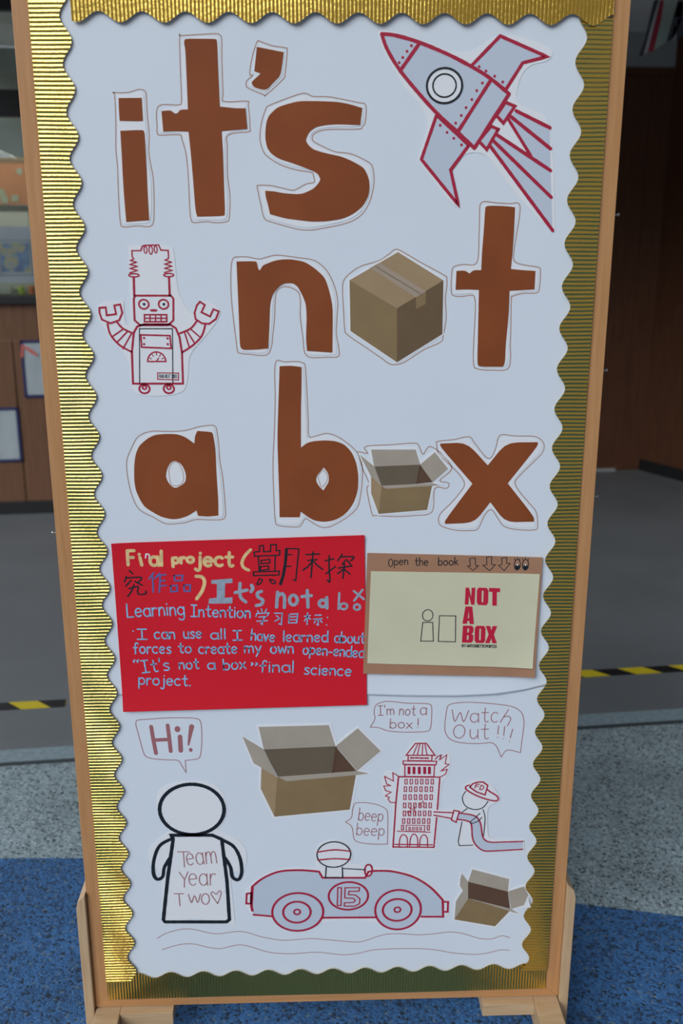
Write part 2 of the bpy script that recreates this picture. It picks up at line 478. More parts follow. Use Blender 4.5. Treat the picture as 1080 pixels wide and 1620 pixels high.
# ------------------------------------------------------------------ handwriting: single-stroke letters (baseline 0, capitals 1.0 high)
def arc(cx, cy, rx, ry, a0, a1, n=12):
    return [(cx+rx*math.cos(R(a0+(a1-a0)*i/n)), cy+ry*math.sin(R(a0+(a1-a0)*i/n))) for i in range(n+1)]
G = {
 'a': (0.5, [arc(.25, .3, .25, .3, 40, 330), [(.48, .6), (.48, .3), (.52, .0)]]),
 'b': (0.5, [[(.03, 1), (.02, .5), (.02, 0)], arc(.25, .3, .24, .3, 170, -170)]),
 'c': (0.48, [arc(.26, .3, .26, .3, 50, 310)]),
 'd': (0.5, [arc(.25, .3, .25, .3, 40, 330), [(.5, 1.0), (.49, .5), (.52, .0)]]),
 'e': (0.5, [[(.02, .30), (.48, .34)], arc(.25, .3, .24, .3, 8, 315)]),
 'f': (0.42, [[(.44, .88), (.36, .99), (.24, .96), (.19, .8), (.18, .4), (.17, 0)], [(0, .55), (.38, .57)]]),
 'g': (0.5, [arc(.25, .32, .25, .28, 40, 330), [(.49, .6), (.5, .1), (.46, -.25), (.28, -.36), (.08, -.27)]]),
 'h': (0.48, [[(.03, 1), (.02, .5), (.02, 0)], [(.02, .38), (.14, .56), (.30, .6), (.42, .48), (.45, .2), (.45, 0)]]),
 'i': (0.08, [[(.04, .6), (.04, 0)], [(.04, .84), (.045, .86)]]),
 'j': (0.3, [[(.24, .6), (.24, .0), (.2, -.27), (.08, -.34), (-.04, -.25)], [(.25, .84), (.255, .86)]]),
 'k': (0.45, [[(.03, 1), (.02, 0)], [(.4, .6), (.04, .24)], [(.14, .34), (.44, 0)]]),
 'l': (0.08, [[(.05, 1), (.04, .5), (.04, 0)]]),
 'm': (0.75, [[(.03, .6), (.02, 0)], [(.03, .38), (.12, .55), (.24, .6), (.35, .48), (.37, 0)], [(.37, .38), (.48, .56), (.6, .6), (.7, .46), (.73, 0)]]),
 'n': (0.46, [[(.03, .6), (.02, 0)], [(.03, .36), (.14, .55), (.28, .6), (.41, .46), (.44, 0)]]),
 'o': (0.52, [arc(.26, .3, .25, .3, 100, 460, 16)]),
 'p': (0.5, [[(.03, .6), (.02, .1), (.02, -.36)], arc(.25, .31, .24, .29, 160, -165)]),
 'r': (0.36, [[(.03, .6), (.02, 0)], [(.03, .34), (.12, .53), (.24, .6), (.36, .55)]]),
 's': (0.4, [[(.38, .53), (.25, .6), (.09, .55), (.06, .44), (.2, .33), (.35, .22), (.36, .09), (.22, .0), (.02, .05)]]),
 't': (0.42, [[(.2, .95), (.19, .4), (.22, .08), (.32, .0), (.42, .05)], [(.0, .62), (.4, .64)]]),
 'u': (0.48, [[(.02, .6), (.03, .2), (.14, .02), (.3, .04), (.43, .2)], [(.45, .6), (.45, .25), (.48, 0)]]),
 'v': (0.44, [[(.0, .6), (.21, .0), (.44, .6)]]),
 'w': (0.66, [[(.0, .6), (.15, .0), (.33, .48), (.5, .0), (.66, .6)]]),
 'x': (0.46, [[(.0, .6), (.46, .0)], [(.44, .6), (.0, .0)]]),
 'y': (0.46, [[(.0, .6), (.23, .08)], [(.46, .6), (.25, .05), (.05, -.36)]]),
 'I': (0.5, [[(.02, 1), (.48, 1)], [(.25, 1), (.25, 0)], [(0, 0), (.5, 0)]]),
 'L': (0.5, [[(.05, 1), (.03, .5), (.02, 0)], [(.02, 0), (.5, .02)]]),
 'F': (0.5, [[(.03, 1), (.03, 0)], [(.03, 1), (.5, 1)], [(.03, .52), (.42, .52)]]),
 'D': (0.55, [[(.04, 1), (.03, 0)], [(.04, 1), (.35, .92), (.53, .6), (.48, .2), (.25, .02), (.03, 0)]]),
 'T': (0.62, [[(0, 1), (.62, .98)], [(.31, 1), (.33, 0)]]),
 'Y': (0.5, [[(.0, 1), (.26, .5)], [(.5, 1), (.26, .5), (.2, 0)]]),
 'W': (0.95, [[(0, .9), (.2, .0), (.45, .8), (.68, .0), (.95, .95)]]),
 'O': (0.75, [arc(.37, .5, .37, .5, 100, 460, 18)]),
 'H': (0.6, [[(.03, 1), (.03, 0)], [(.57, 1), (.57, 0)], [(.03, .5), (.57, .5)]]),
 'R': (0.55, [[(.03, 1), (.03, 0)], [(.03, 1), (.4, .97), (.5, .75), (.35, .52), (.03, .5)], [(.25, .5), (.55, 0)]]),
 'A': (0.6, [[(0, 0), (.3, 1), (.6, 0)], [(.1, .36), (.5, .36)]]),
 'B': (0.55, [[(.03, 1), (.03, 0)], [(.03, 1), (.4, .95), (.45, .7), (.3, .54), (.03, .52)], [(.3, .54), (.54, .35), (.45, .04), (.03, 0)]]),
 'N': (0.6, [[(.03, 0), (.03, 1)], [(.03, 1), (.57, 0)], [(.57, 0), (.57, 1)]]),
 'E': (0.48, [[(.48, 1), (.03, 1)], [(.03, 1), (.03, 0)], [(.03, 0), (.48, 0)], [(.03, .52), (.42, .52)]]),
 'P': (0.52, [[(.03, 1), (.03, 0)], [(.03, 1), (.4, .97), (.5, .75), (.38, .5), (.03, .46)]]),
 'S': (0.52, [[(.5, .86), (.3, 1), (.08, .88), (.08, .66), (.3, .52), (.48, .36), (.46, .1), (.24, 0), (.0, .12)]]),
 '0': (0.5, [arc(.25, .5, .25, .5, 90, 450, 14)]),
 '2': (0.5, [[(.02, .78), (.2, 1), (.45, .85), (.4, .5), (.02, 0)], [(.02, 0), (.5, 0)]]),
 '3': (0.5, [[(.03, .9), (.25, 1), (.46, .78), (.22, .54), (.5, .3), (.25, 0), (.0, .12)]]),
 '-': (0.32, [[(.02, .3), (.3, .31)]]),
 "'": (0.08, [[(.05, 1.02), (.02, .78)]]),
 '!': (0.1, [[(.06, 1), (.05, .3)], [(.05, .03), (.055, .0)]]),
 '.': (0.1, [[(.04, .03), (.05, .0)]]),
 '*': (0.1, [[(.04, .78), (.06, .76)]]),
 '“': (0.3, [[(.1, 1.02), (.03, .92), (.06, .8)], [(.26, 1.02), (.19, .92), (.22, .8)]]),
 '”': (0.3, [[(.05, 1.02), (.1, .92), (.04, .78)], [(.22, 1.02), (.27, .92), (.2, .78)]]),
}
SHARP = set('vwxkyIFLTYWHANEfti')
def write(mb, text, a, b, h, w, mat, d, lift=None, gap=0.16, wob=0.02):
    """writes text from baseline point a to baseline point b, capitals h high"""
    tot = sum(0.34 if c == ' ' else G[c][0]+gap for c in text)-gap
    dx, dz = b[0]-a[0], b[1]-a[1]
    k = math.hypot(dx, dz)/tot
    ux, uz = dx/math.hypot(dx, dz), dz/math.hypot(dx, dz)
    x = 0.0
    for c in text:
        if c == ' ': x += 0.34; continue
        oy = random.uniform(-wob, wob)
        for st in G[c][1]:
            pts = []
            for (px, py) in st:
                s = (x+px)*k; t = (py+oy)*h
                pts.append((a[0]+ux*s-uz*t, a[1]+uz*s+ux*t))
            mb.ink(pts, w, mat, d, smooth=(len(pts) > 3), lift=lift)
        x += G[c][0]+gap
# plane maps of a few repeated drawings on the board (drawing units -> metres)
HM = {'BK': [3.030829e-04, -1.394909e-06, 5.891495e-02, -9.976024e-06, -3.728732e-04, 1.042198e+00, -6.308994e-06, -5.199031e-05, 1.000000e+00], 'BL': [1.925290e-04, -8.860955e-07, 2.612457e-02, -6.337123e-06, -2.368622e-04, 6.781908e-01, -4.007696e-06, -3.302608e-05, 1.000000e+00], 'CAR': [3.826196e-04, -1.760968e-06, -1.747331e-01, -1.259399e-05, -4.707245e-04, 5.109762e-01, -7.964634e-06, -6.563389e-05, 1.000000e+00], 'Rb2': [1.969992e-04, -9.066694e-07, -3.691446e-01, -6.484262e-06, -2.423618e-04, 1.430494e+00, -4.100749e-06, -3.379290e-05, 1.000000e+00]}
def hm(f, x, y):
    h = HM[f]; w = h[6]*x+h[7]*y+h[8]
    return ((h[0]*x+h[1]*y+h[2])/w, (h[3]*x+h[4]*y+h[5])/w)
def Z0(f, pts, x, y): return [hm(f, x+a, y+b) for a, b in pts]
def Z1(f, x, y, a, b): return [hm(f, x-a, y-b), hm(f, x+a, y-b), hm(f, x+a, y+b), hm(f, x-a, y+b)]
def EX(f, cx, cy, rx, ry):
    l, r, t, u = hm(f, cx-rx, cy), hm(f, cx+rx, cy), hm(f, cx, cy-ry), hm(f, cx, cy+ry)
    return ((l[0]+r[0])/2, (t[1]+u[1])/2, (r[0]-l[0])/2, (t[1]-u[1])/2)
# ================================================================== THE SETTING
BA = R(5.2)                                   # the building is turned a little from the board
def ground(u, v, z=0.0, o=(0.0, 1.579)):
    return Vector((o[0]+u*math.cos(BA)-v*math.sin(BA), o[1]+u*math.sin(BA)+v*math.cos(BA), z))
def struct(mb, name, smooth=False):
    return tag(mb.build(name, None, smooth), kind='structure')

blue_line = [(-6, 0.66), (-2, 0.63), (-0.83, 0.610), (-0.62, 0.604), (-0.2, 0.560), (0.2, 0.485), (0.593, 0.387), (0.844, 0.329), (1.6, 0.11), (3, -0.42), (6, -1.6)]
mb = MB()
for (a, b) in zip(blue_line, blue_line[1:]):
    mb.face([(a[0], -7, -0.05), (b[0], -7, -0.05), (b[0], b[1], -0.05), (a[0], a[1], -0.05)], 'blue_gran')
    mb.face([(a[0], -7, 0), (b[0], -7, 0), (b[0], b[1], 0), (a[0], a[1], 0)], 'blue_gran')
struct(mb, 'floor_blue_rubber')
mb = MB()
gl = [ground(x, -0.412) for x in (-6, 6)]
def gy(x): return gl[0].y+(gl[1].y-gl[0].y)*(x-gl[0].x)/(gl[1].x-gl[0].x)
for (a, b) in zip(blue_line, blue_line[1:]):
    mb.face([(a[0], a[1], 0), (b[0], b[1], 0), (b[0], gy(b[0]), 0), (a[0], gy(a[0]), 0)], 'grey_gran')
struct(mb, 'floor_grey_rubber')
mb = MB()
mb.face([ground(-7, -0.425, 0.0008), ground(7, -0.425, 0.0008), ground(7, -0.403, 0.0008), ground(-7, -0.403, 0.0008)], 'groove')
struct(mb, 'trim_floor_joint')
mb = MB()
mb.face([ground(-7, -0.405), ground(7, -0.405), ground(7, -0.325), ground(-7, -0.325)], 'threshold')
struct(mb, 'floor_threshold')
mb = MB()
mb.face([ground(-7, -0.325), ground(7, -0.325), ground(7, 5), ground(-7, 5)], 'concrete')
struct(mb, 'floor')

# left-hand building wall: boarded below, glazed above
LW = (-1.70, 3.790)
def lw(u, v, z): return ground(u, v, z, LW)
def lbox(mb, u0, u1, v0, v1, z0, z1, mat, bevel=0.0):
    mb.box(u0, u1, v0, v1, z0, z1, mat, bevel, xf=lambda c: lw(c.x, c.y, c.z))
mb = MB()
lbox(mb, -3.0, 0.088, 0.004, 0.10, 0.06, 0.965, 'wainscot', 0.003)
lbox(mb, 0.094, 2.2, 0.004, 0.10, 0.06, 0.965, 'wainscot', 0.003)
lbox(mb, -3.0, 2.2, 0.010, 0.10, 0.95, 1.16, 'wainscot')
lbox(mb, -3.0, 2.2, 0.020, 0.12, 0.0, 1.155, 'wainscot')
struct(mb, 'wall_left')
mb = MB(); lbox(mb, -3.0, 2.2, -0.010, 0.02, 0.0, 0.072, 'black_trim', 0.002); struct(mb, 'baseboard_left')
mb = MB()
lbox(mb, -3.0, 2.2, -0.025, 0.12, 1.156, 1.200, 'black_trim', 0.003)
lbox(mb, -3.0, 2.2, 0.0, 0.06, 2.085, 2.212, 'black_trim', 0.003)
lbox(mb, -3.0, 2.2, 0.0, 0.06, 2.575, 2.65, 'black_trim', 0.003)
lbox(mb, 1.4, 1.5, 0.0, 0.06, 1.2, 2.6, 'black_trim', 0.003)
wf = struct(mb, 'window_1')
mb = MB(); lbox(mb, -3.0, 2.2, 0.030, 0.036, 1.2, 2.585, 'glass')
gp = mb.build('window_1_pane', wf); gp['kind'] = 'structure'
# the shallow room behind the glass
M['room'] = plain('dim_room_wall', (0.16, 0.19, 0.18), 0.8, mottle=0.25, mscale=3.0)
M['cabinet_pale'] = plain('pale_cabinet_door', (0.34, 0.36, 0.30), 0.6)
for nm, a in (('wall_back_room', (-3.0, 2.2, 1.5, 1.56, 0.0, 2.63)), ('floor_back_room', (-3.0, 2.2, 0.125, 1.5, 1.10, 1.148)), ('wall_room_end', (-3.05, -3.0, 0.0, 1.56, 0.0, 2.63)), ('wall_room_end', (2.2, 2.25, 0.0, 1.56, 0.0, 2.63))):
    mb = MB(); lbox(mb, *a, 'room'); struct(mb, nm)
# recessed dark wall on the other side
mb = MB()
RW = (1.891, 4.672)
def rw(u, v, z): return ground(u, v, z, RW)
def rbox(mb, u0, u1, v0, v1, z0, z1, mat, bevel=0.0):
    mb.box(u0, u1, v0, v1, z0, z1, mat, bevel, xf=lambda c: rw(c.x, c.y, c.z))
for a, b in ((-1.6, -0.72), (-0.717, 0.135), (0.138, 0.30)):
    rbox(mb, a, b, 0.0, 0.10, 0.005, 2.40, 'dark_wood', 0.002)
rbox(mb, -1.6, 0.30, -0.012, 0.10, 2.403, 2.448, 'dark_wood', 0.002)
rbox(mb, -1.6, 0.30, 0.004, 0.12, 0.0, 2.44, 'dark_wood')
struct(mb, 'wall_right')
mb = MB(); rbox(mb, -1.6, 0.30, 0.0, 0.10, 2.448, 2.66, 'wall_paint'); struct(mb, 'wall_upper')
mb = MB(); rbox(mb, -0.05, 0.095, -0.014, -0.001, 0.0, 0.016, 'wall_paint', 0.002); struct(mb, 'trim_door_light_strip')  # light under the door put in as a pale solid strip
c0 = Vector((2.160, 4.700, 0)); cd = Vector((0.174, -0.324, 0)).normalized(); cn = Vector((-cd.y, cd.x, 0))
mb = MB()
mb.prism([c0, c0+cd*2.6, c0+cd*2.6+cn*0.1, c0+cn*0.1], (0, 0, 2.66), 'dark_wood')
struct(mb, 'wall_side')
mb = MB()
mb.prism([c0-cn*0.012, c0+cd*2.6-cn*0.012, c0+cd*2.6-cn*0.0005, c0-cn*0.0005], (0, 0, 0.074), 'black_trim')
struct(mb, 'baseboard_side')
mb = MB(); rbox(mb, -1.70, -1.6, -0.75, 0.1, 0.0, 2.66, 'wall_paint'); struct(mb, 'wall_return')
mb = MB()
for q in (0,):
    mb.prism([ground(-2.1, -0.30), ground(6, -0.30), ground(6, 4.6), ground(-2.1, 4.6)], (0, 0, 0.12), 'ceiling')
c = struct(mb, 'ceiling'); c.location.z = 2.64
fill_data = bpy.data.lights.new('added_room_fill', 'AREA'); fill_data.shape = 'RECTANGLE'  # unseen strip light added to brighten the room behind the glass
fill_data.size = 4.6; fill_data.size_y = 0.07; fill_data.energy = 30.0; fill_data.color = (1.0, 0.97, 0.90)
lamp = bpy.data.objects.new('added_room_fill', fill_data); COL.objects.link(lamp)
lamp.location = lw(-0.4, 0.078, 2.15); lamp.rotation_euler = (R(38), 0, BA)
# ---- things behind the glass and on the wall
mb = MB(); lbox(mb, -1.2, 1.3, 0.100, 0.135, 1.868, 1.892, 'foot_wood_h', 0.002)
tag(mb.build('wooden_rail'), 'pale wooden rail across the window above the orange display', 'rail')
M['orange_display'] = plain('orange_display_paper', (0.34, 0.145, 0.065), 0.7)
M['display_green'] = plain('sage_green_shape', (0.25, 0.28, 0.20), 0.7)
r_ = empty('display_board', lw(0.1, 0.45, 1.70), 'orange display board with grey green shapes behind the window glass', 'display board')
mb = MB(); lbox(mb, -0.9, 0.7, 0.44, 0.46, 1.665, 1.90, 'orange_display'); part(mb, 'backing', r_)
random.seed(3)
for i in range(26):
    mb = MB()
    cu, cz, rr = -0.8+1.45*random.random(), 1.69+0.19*random.random(), random.uniform(0.012, 0.030)
    pts = [lw(cu+rr*math.cos(t*0.785)*random.uniform(.7, 1.2), 0.436, cz+rr*math.sin(t*0.785)*random.uniform(.7, 1.2)) for t in range(8)]
    mb.prism(pts, (0.0, 0.003, 0), 'display_green'); part(mb, 'paper_shape', r_)
r_ = empty('cabinet', lw(0.1, 0.6, 1.15), 'pale grey green cabinet in the room behind the window', 'cabinet')
mb = MB(); lbox(mb, -0.9, 0.85, 0.48, 0.9, 1.15, 1.66, 'cabinet_pale', 0.004); part(mb, 'carcass', r_)
mb = MB(); lbox(mb, -0.02, 0.155, 0.468, 0.48, 1.20, 1.64, 'cabinet_pale', 0.004); part(mb, 'door', r_)
mb = MB(); lbox(mb, 0.19, 0.80, 0.468, 0.48, 1.20, 1.64, 'cabinet_pale', 0.004); part(mb, 'door', r_)
M['mat_board'] = plain('pale_mount_board', (0.46, 0.50, 0.58), 0.6)
M['thin_frame'] = plain('grey_print_line', (0.16, 0.17, 0.20), 0.6)
def art_print():
    m, nt, p = new_mat('pastel_print')
    N, L = nt.nodes, nt.links
    tc = N.new('ShaderNodeTexCoord'); nz = N.new('ShaderNodeTexNoise'); nz.inputs['Scale'].default_value = 13.0
    L.new(tc.outputs['Object'], nz.inputs['Vector'])
    cr = N.new('ShaderNodeValToRGB'); e = cr.color_ramp.elements
    e[0].position = .34; e[0].color = (.10, .17, .36, 1); e[1].position = .66; e[1].color = (.42, .22, .30, 1)
    x = e.new(.44); x.color = (.20, .32, .52, 1)
    x = e.new(.50); x.color = (.48, .42, .20, 1)
    x = e.new(.57); x.color = (.36, .40, .46, 1)
    L.new(nz.outputs[0], cr.inputs[0]); L.new(cr.outputs[0], p.inputs['Base Color'])
    p.inputs['Roughness'].default_value = .6
    return m
M['art'] = art_print()
r_ = empty('mounted_print', lw(0.0, 0.08, 1.262), 'pastel abstract print on a pale mount leaning inside the window', 'picture')
mb = MB(); lbox(mb, -0.36, 0.262, 0.070, 0.082, 1.262, 1.552, 'mat_board', 0.001); part(mb, 'mount', r_)
mb = MB()
for (a, b, cc, dd) in ((-0.2, 0.222, 1.300, 1.304), (-0.2, 0.222, 1.478, 1.482), (0.218, 0.222, 1.300, 1.482), (0.052, 0.056, 1.300, 1.482)):
    lbox(mb, a, b, 0.067, 0.0705, cc, dd, 'thin_frame')
part(mb, 'border_line', r_)
mb = MB(); lbox(mb, 0.060, 0.208, 0.066, 0.0705, 1.318, 1.468, 'art'); part(mb, 'print', r_)
M['yellow_green'] = plain('lime_toy', (0.30, 0.42, 0.04), 0.5); M['orange_toy'] = plain('orange_toy', (0.50, 0.13, 0.03), 0.5)
M['green_toy'] = plain('green_toy', (0.03, 0.22, 0.05), 0.5); M['pale_cup'] = plain('pale_plastic', (0.55, 0.62, 0.66), 0.4)
def pot(name, u, v, z, r, h, mat, label, cat, group=None):
    mb = MB(); p = lw(u, v, z)
    mb.cyl(p, p+Vector((0, 0, h*0.85)), r*0.86, r, mat, 18); mb.cyl(p+Vector((0, 0, h*0.85)), p+Vector((0, 0, h)), r*1.08, r*1.08, mat, 18)
    tag(mb.build(name, smooth=False), label, cat, group)
pot('paint_pot', 0.150, 0.075, 1.201, 0.018, 0.040, 'yellow_green', 'lime green paint pot standing on the black window sill', 'pot', 'paint pots on the window sill')
pot('paint_pot', 0.205, 0.075, 1.201, 0.018, 0.044, 'orange_toy', 'orange paint pot standing on the black window sill', 'pot', 'paint pots on the window sill')
pot('paint_pot', 0.250, 0.075, 1.201, 0.018, 0.060, 'green_toy', 'dark green paint pot standing on the black window sill', 'pot', 'paint pots on the window sill')
mb = MB(); lbox(mb, -0.4, 0.10, 0.06, 0.10, 1.201, 1.250, 'cabinet_pale', 0.004)
tag(mb.build('storage_tray'), 'low grey green tray on the sill under the mounted print', 'tray')
r_ = empty('water_cup', lw(0.225, 0.45, 1.66), 'small pale cup on the cabinet behind the window', 'cup')
mb = MB(); mb.cyl(lw(0.225, 0.55, 1.66), lw(0.225, 0.55, 1.70), 0.016, 0.019, 'pale_cup', 18); part(mb, 'cup_body', r_)
mb = MB(); mb.cyl(lw(0.225, 0.55, 1.70), lw(0.225, 0.55, 1.708), 0.0195, 0.0195, 'pale_cup', 18); part(mb, 'cup_rim', r_)
mb = MB(); lbox(mb, 0.262, 0.33, 0.53, 0.57, 1.661, 1.715, 'black_trim', 0.003)
tag(mb.build('black_tin'), 'black tin beside the small pale cup behind the window', 'tin')
M['cloth_white'] = plain('white_cloth', (0.75, 0.77, 0.76), 0.8)
mb = MB()
fold = [(-0.10, 1.893), (0.170, 1.893), (0.145, 1.908), (0.10, 1.925), (0.05, 1.946), (-0.10, 1.952)]
mb.prism([lw(u, 0.100, z) for u, z in fold], (0, 0.03, 0), 'cloth_white')
tag(mb.build('white_cloth'), 'folded white cloth lying on the wooden window rail', 'cloth')
# plastic document pockets hung on the boarded wall
M['pocket_blue'] = plain('navy_pocket_edge', (0.018, 0.024, 0.09), 0.4)
M['pocket_sheet'] = plain('glossy_grey_pocket', (0.36, 0.40, 0.42), 0.16, bump=(9.0, 0.5, 0.02, 2.0))
M['coral'] = plain('coral_ribbon', (0.55, 0.12, 0.10), 0.5)
def pocket(u0, u1, z0, z1, label, ribbon):
    r_ = empty('document_pocket', lw((u0+u1)/2, 0.0, z0), label, 'document pocket', 'document pockets on the boarded wall')
    mb = MB(); lbox(mb, u0+0.012, u1-0.012, -0.004, 0.004, z0+0.012, z1-0.012, 'pocket_sheet'); part(mb, 'clear_sleeve', r_)
    mb = MB()
    for (a, b, c_, d_) in ((u0, u1, z0, z0+0.016), (u0, u1, z1-0.016, z1), (u0, u0+0.016, z0, z1), (u1-0.016, u1, z0, z1)):
        lbox(mb, a, b, -0.006, 0.004, c_, d_, 'pocket_blue', 0.001)
    part(mb, 'edging', r_)
    if ribbon:
        mb = MB()
        pts = [(u0-0.002, z1-0.09), (u0+0.008, z1-0.02), (u0+0.06, z1-0.05), (u0+0.09, z1-0.075), (u0+0.085, z1-0.085), (u0+0.05, z1-0.066), (u0+0.018, z1-0.036), (u0+0.012, z1-0.09)]
        mb.prism([lw(u, -0.010, z) for u, z in pts], (0, 0.003, 0), 'coral'); part(mb, 'ribbon', r_)
pocket(0.132, 0.40, 0.655, 0.965, 'navy edged clear pocket with a coral ribbon on the brown wall', True)
pocket(-0.16, 0.092, 0.300, 0.603, 'navy edged clear pocket hanging lower on the wall, without ribbon', False)
# banners under the ceiling
M['ban_white'] = plain('pale_green_white_banner', (0.30, 0.38, 0.34), 0.7); M['ban_red'] = plain('crimson_banner', (0.30, 0.012, 0.035), 0.7)
M['ban_navy'] = plain('navy_banner_edge', (0.025, 0.030, 0.045), 0.7); M['ban_green'] = plain('green_banner', (0.02, 0.12, 0.05), 0.7)
M['ban_grey'] = plain('grey_white_banner', (0.42, 0.42, 0.44), 0.7)
def banner(bands, cords, label):
    allp = [p for b in bands for p in b[0]]
    top = max(p[2] for p in allp)
    r_ = empty('hanging_banner', Vector(allp[0]), label, 'banner', 'paper banners under the ceiling')
    mb = MB()
    for pts, mat in bands: mb.prism(pts, (0.004, 0.012, 0), mat)
    part(mb, 'paper', r_)
    mb = MB()
    for p in cords: mb.cyl(p, (p[0], p[1], 2.66), 0.002, 0.002, 'black_trim', 6)
    part(mb, 'cord', r_)
banner([([(1.412,3,2.258),(1.433,3,2.333),(1.459,3,2.481),(1.48,3,2.481),(1.456,3,2.383),(1.433,3,2.268)], 'ban_navy'),
        ([(1.433,3,2.268),(1.456,3,2.383),(1.48,3,2.481),(1.491,3,2.481),(1.464,3,2.358),(1.449,3,2.278)], 'ban_grey'),
        ([(1.449,3,2.278),(1.464,3,2.358),(1.486,3,2.481),(1.502,3,2.481),(1.498,3,2.408),(1.476,3,2.284)], 'ban_red'),
        ([(1.476,3,2.284),(1.498,3,2.408),(1.502,3,2.481),(1.573,3,2.482),(1.553,3,2.408),(1.528,3,2.319)], 'ban_white')],
       [(1.475,3,2.476)], 'paper banner with a crimson band hanging under the ceiling')
banner([([(1.494,2.9,2.303),(1.513,2.9,2.395),(1.528,2.9,2.462),(1.554,2.9,2.462),(1.559,2.9,2.414),(1.525,2.9,2.317)], 'ban_navy'),
        ([(1.518,2.9,2.395),(1.529,2.9,2.453),(1.55,2.9,2.453),(1.55,2.9,2.4)], 'ban_green'),
        ([(1.515,2.9,2.313),(1.521,2.9,2.366),(1.532,2.9,2.361),(1.531,2.9,2.315)], 'ban_grey'),
        ([(1.534,2.9,2.315),(1.532,2.9,2.39),(1.607,2.9,2.415),(1.615,2.9,2.342)], 'ban_navy')],
       [(1.539,2.9,2.457)], 'dark paper banner with a green patch hanging under the ceiling')
M['fixture'] = plain('pale_ceiling_panel', (0.80, 0.82, 0.80), 0.6)
mb = MB(); mb.prism([ground(1.0, 1.70), ground(1.71, 1.70), ground(1.71, 1.95), ground(1.0, 1.95)], (0, 0, 0.04), 'fixture')
o = mb.build('ceiling_panel'); o.location.z = 2.60; o['kind'] = 'structure'; o.name = 'trim_ceiling_panel'
# hazard tape on the floor
def hazard(u0, u1, first_edge, first_col, label):
    mb = MB(); w, s, k = 0.056, 0.0975, 0.052
    def clip(u): return min(max(u, u0), u1)
    e = first_edge; col = first_col
    edges = []
    while e > u0: e -= s; col = not col
    while e < u1:
        q = [(clip(e), 0), (clip(e+s), 0), (clip(e+s+k), -w), (clip(e+k), -w)]
        if e <= u0: q[3] = (u0, -w)
        if e+s+k < u1 or e+s < u1:
            pass
        q = [p for i, p in enumerate(q) if i == 0 or p != q[i-1]]
        if len(q) > 2:
            mb.prism([ground(u, v, 0.0008) for u, v in reversed(q)], (0, 0, 0.0006), 'tape_yellow' if col else 'tape_black')
        e += s; col = not col
    tag(mb.build('hazard_tape'), label, 'tape', 'black and yellow floor tape')
hazard(-2.6, -0.869, -0.968, False, 'black and yellow hazard tape on the floor towards the window wall')
hazard(0.50, 2.6, 1.001, False, 'black and yellow hazard tape on the floor towards the dark wall')

# ================================================================== THE BOARD
X0, X1, ZB, ZT = -0.460, 0.460, 0.0850, 1.935
XI, ZI = 0.4335, 0.1070
root = empty('display_stand', (0, 0, 0), 'tall beech framed notice board standing on wooden feet', 'notice board')
mb = MB(); mb.box(-XI-0.003, XI+0.003, 0.0, 0.012, ZI-0.003, ZT-0.024, 'panel'); part(mb, 'panel', root)
def rail(pts, mat, name):
    mb = MB()
    b = bmesh.new()
    lo = [b.verts.new((p[0], -0.0016, p[1])) for p in pts]; hi = [b.verts.new((p[0], 0.024, p[1])) for p in pts]
    b.faces.new(lo); b.faces.new(list(reversed(hi)))
    for i in range(4): b.faces.new((lo[(i+1) % 4], lo[i], hi[i], hi[(i+1) % 4]))
    bmesh.ops.recalc_face_normals(b, faces=b.faces)
    bmesh.ops.bevel(b, geom=[e for e in b.edges], offset=0.0007, segments=1, affect='EDGES')
    mb.take(b, mat)
    part(mb, name, root)
rail([(X0, ZB), (-XI, ZI), (-XI, ZT-0.025), (X0, ZT)], 'frame_v', 'frame_upright')
rail([(X1, ZB), (X1, ZT), (XI, ZT-0.025), (XI, ZI)], 'frame_v', 'frame_upright')
rail([(X0, ZB), (X1, ZB), (XI, ZI), (-XI, ZI)], 'frame_h', 'frame_rail')
rail([(X0, ZT), (-XI, ZT-0.025), (XI, ZT-0.025), (X1, ZT)], 'frame_h', 'frame_rail')
for s in (-1, 1):
    mb = MB()
    xi, xo = s*0.4605, s*0.4865
    xi2, xo2 = (0.4605, 0.4785)
    prof = [(s*xi2, 0.0), (s*xo2, 0.0), (s*xo2, 0.322), (s*(xo2-0.004), 0.338), (s*xi2, 0.353)]
    b = bmesh.new()
    A = [b.verts.new((x, -0.012, z)) for x, z in prof]; B = [b.verts.new((x, 0.060, z)) for x, z in prof]
    b.faces.new(A); b.faces.new(list(reversed(B)))
    for i in range(5): b.faces.new((A[(i+1) % 5], A[i], B[i], B[(i+1) % 5]))
    bmesh.ops.recalc_face_normals(b, faces=b.faces)
    bmesh.ops.bevel(b, geom=list(b.edges), offset=0.0012, segments=1, affect='EDGES')
    for v in b.verts: v.co.z = max(v.co.z, 0.022)
    mb.take(b, 'foot_wood_v'); part(mb, 'side_post', root)
    mb = MB(); a, c_ = sorted((s*0.4585, s*0.4100))
    mb.box(a, c_, -0.27, 0.27, 0.030, 0.0835, 'foot_wood_h', 0.002); ft = part(mb, 'foot', root)
    for yy in (-0.235, 0.235):
        mb = MB(); mb.cyl((s*0.434, yy, 0.0), (s*0.434, yy, 0.0305), 0.019, 0.016, 'rubber', 18); part(mb, 'foot_pad', ft)
    mb = MB(); a, c_ = sorted((s*0.4098, s*0.3060))
    mb.box(a, c_, -0.020, 0.030, 0.056, 0.0838, 'foot_wood_h', 0.0012); part(mb, 'brace_block', root)
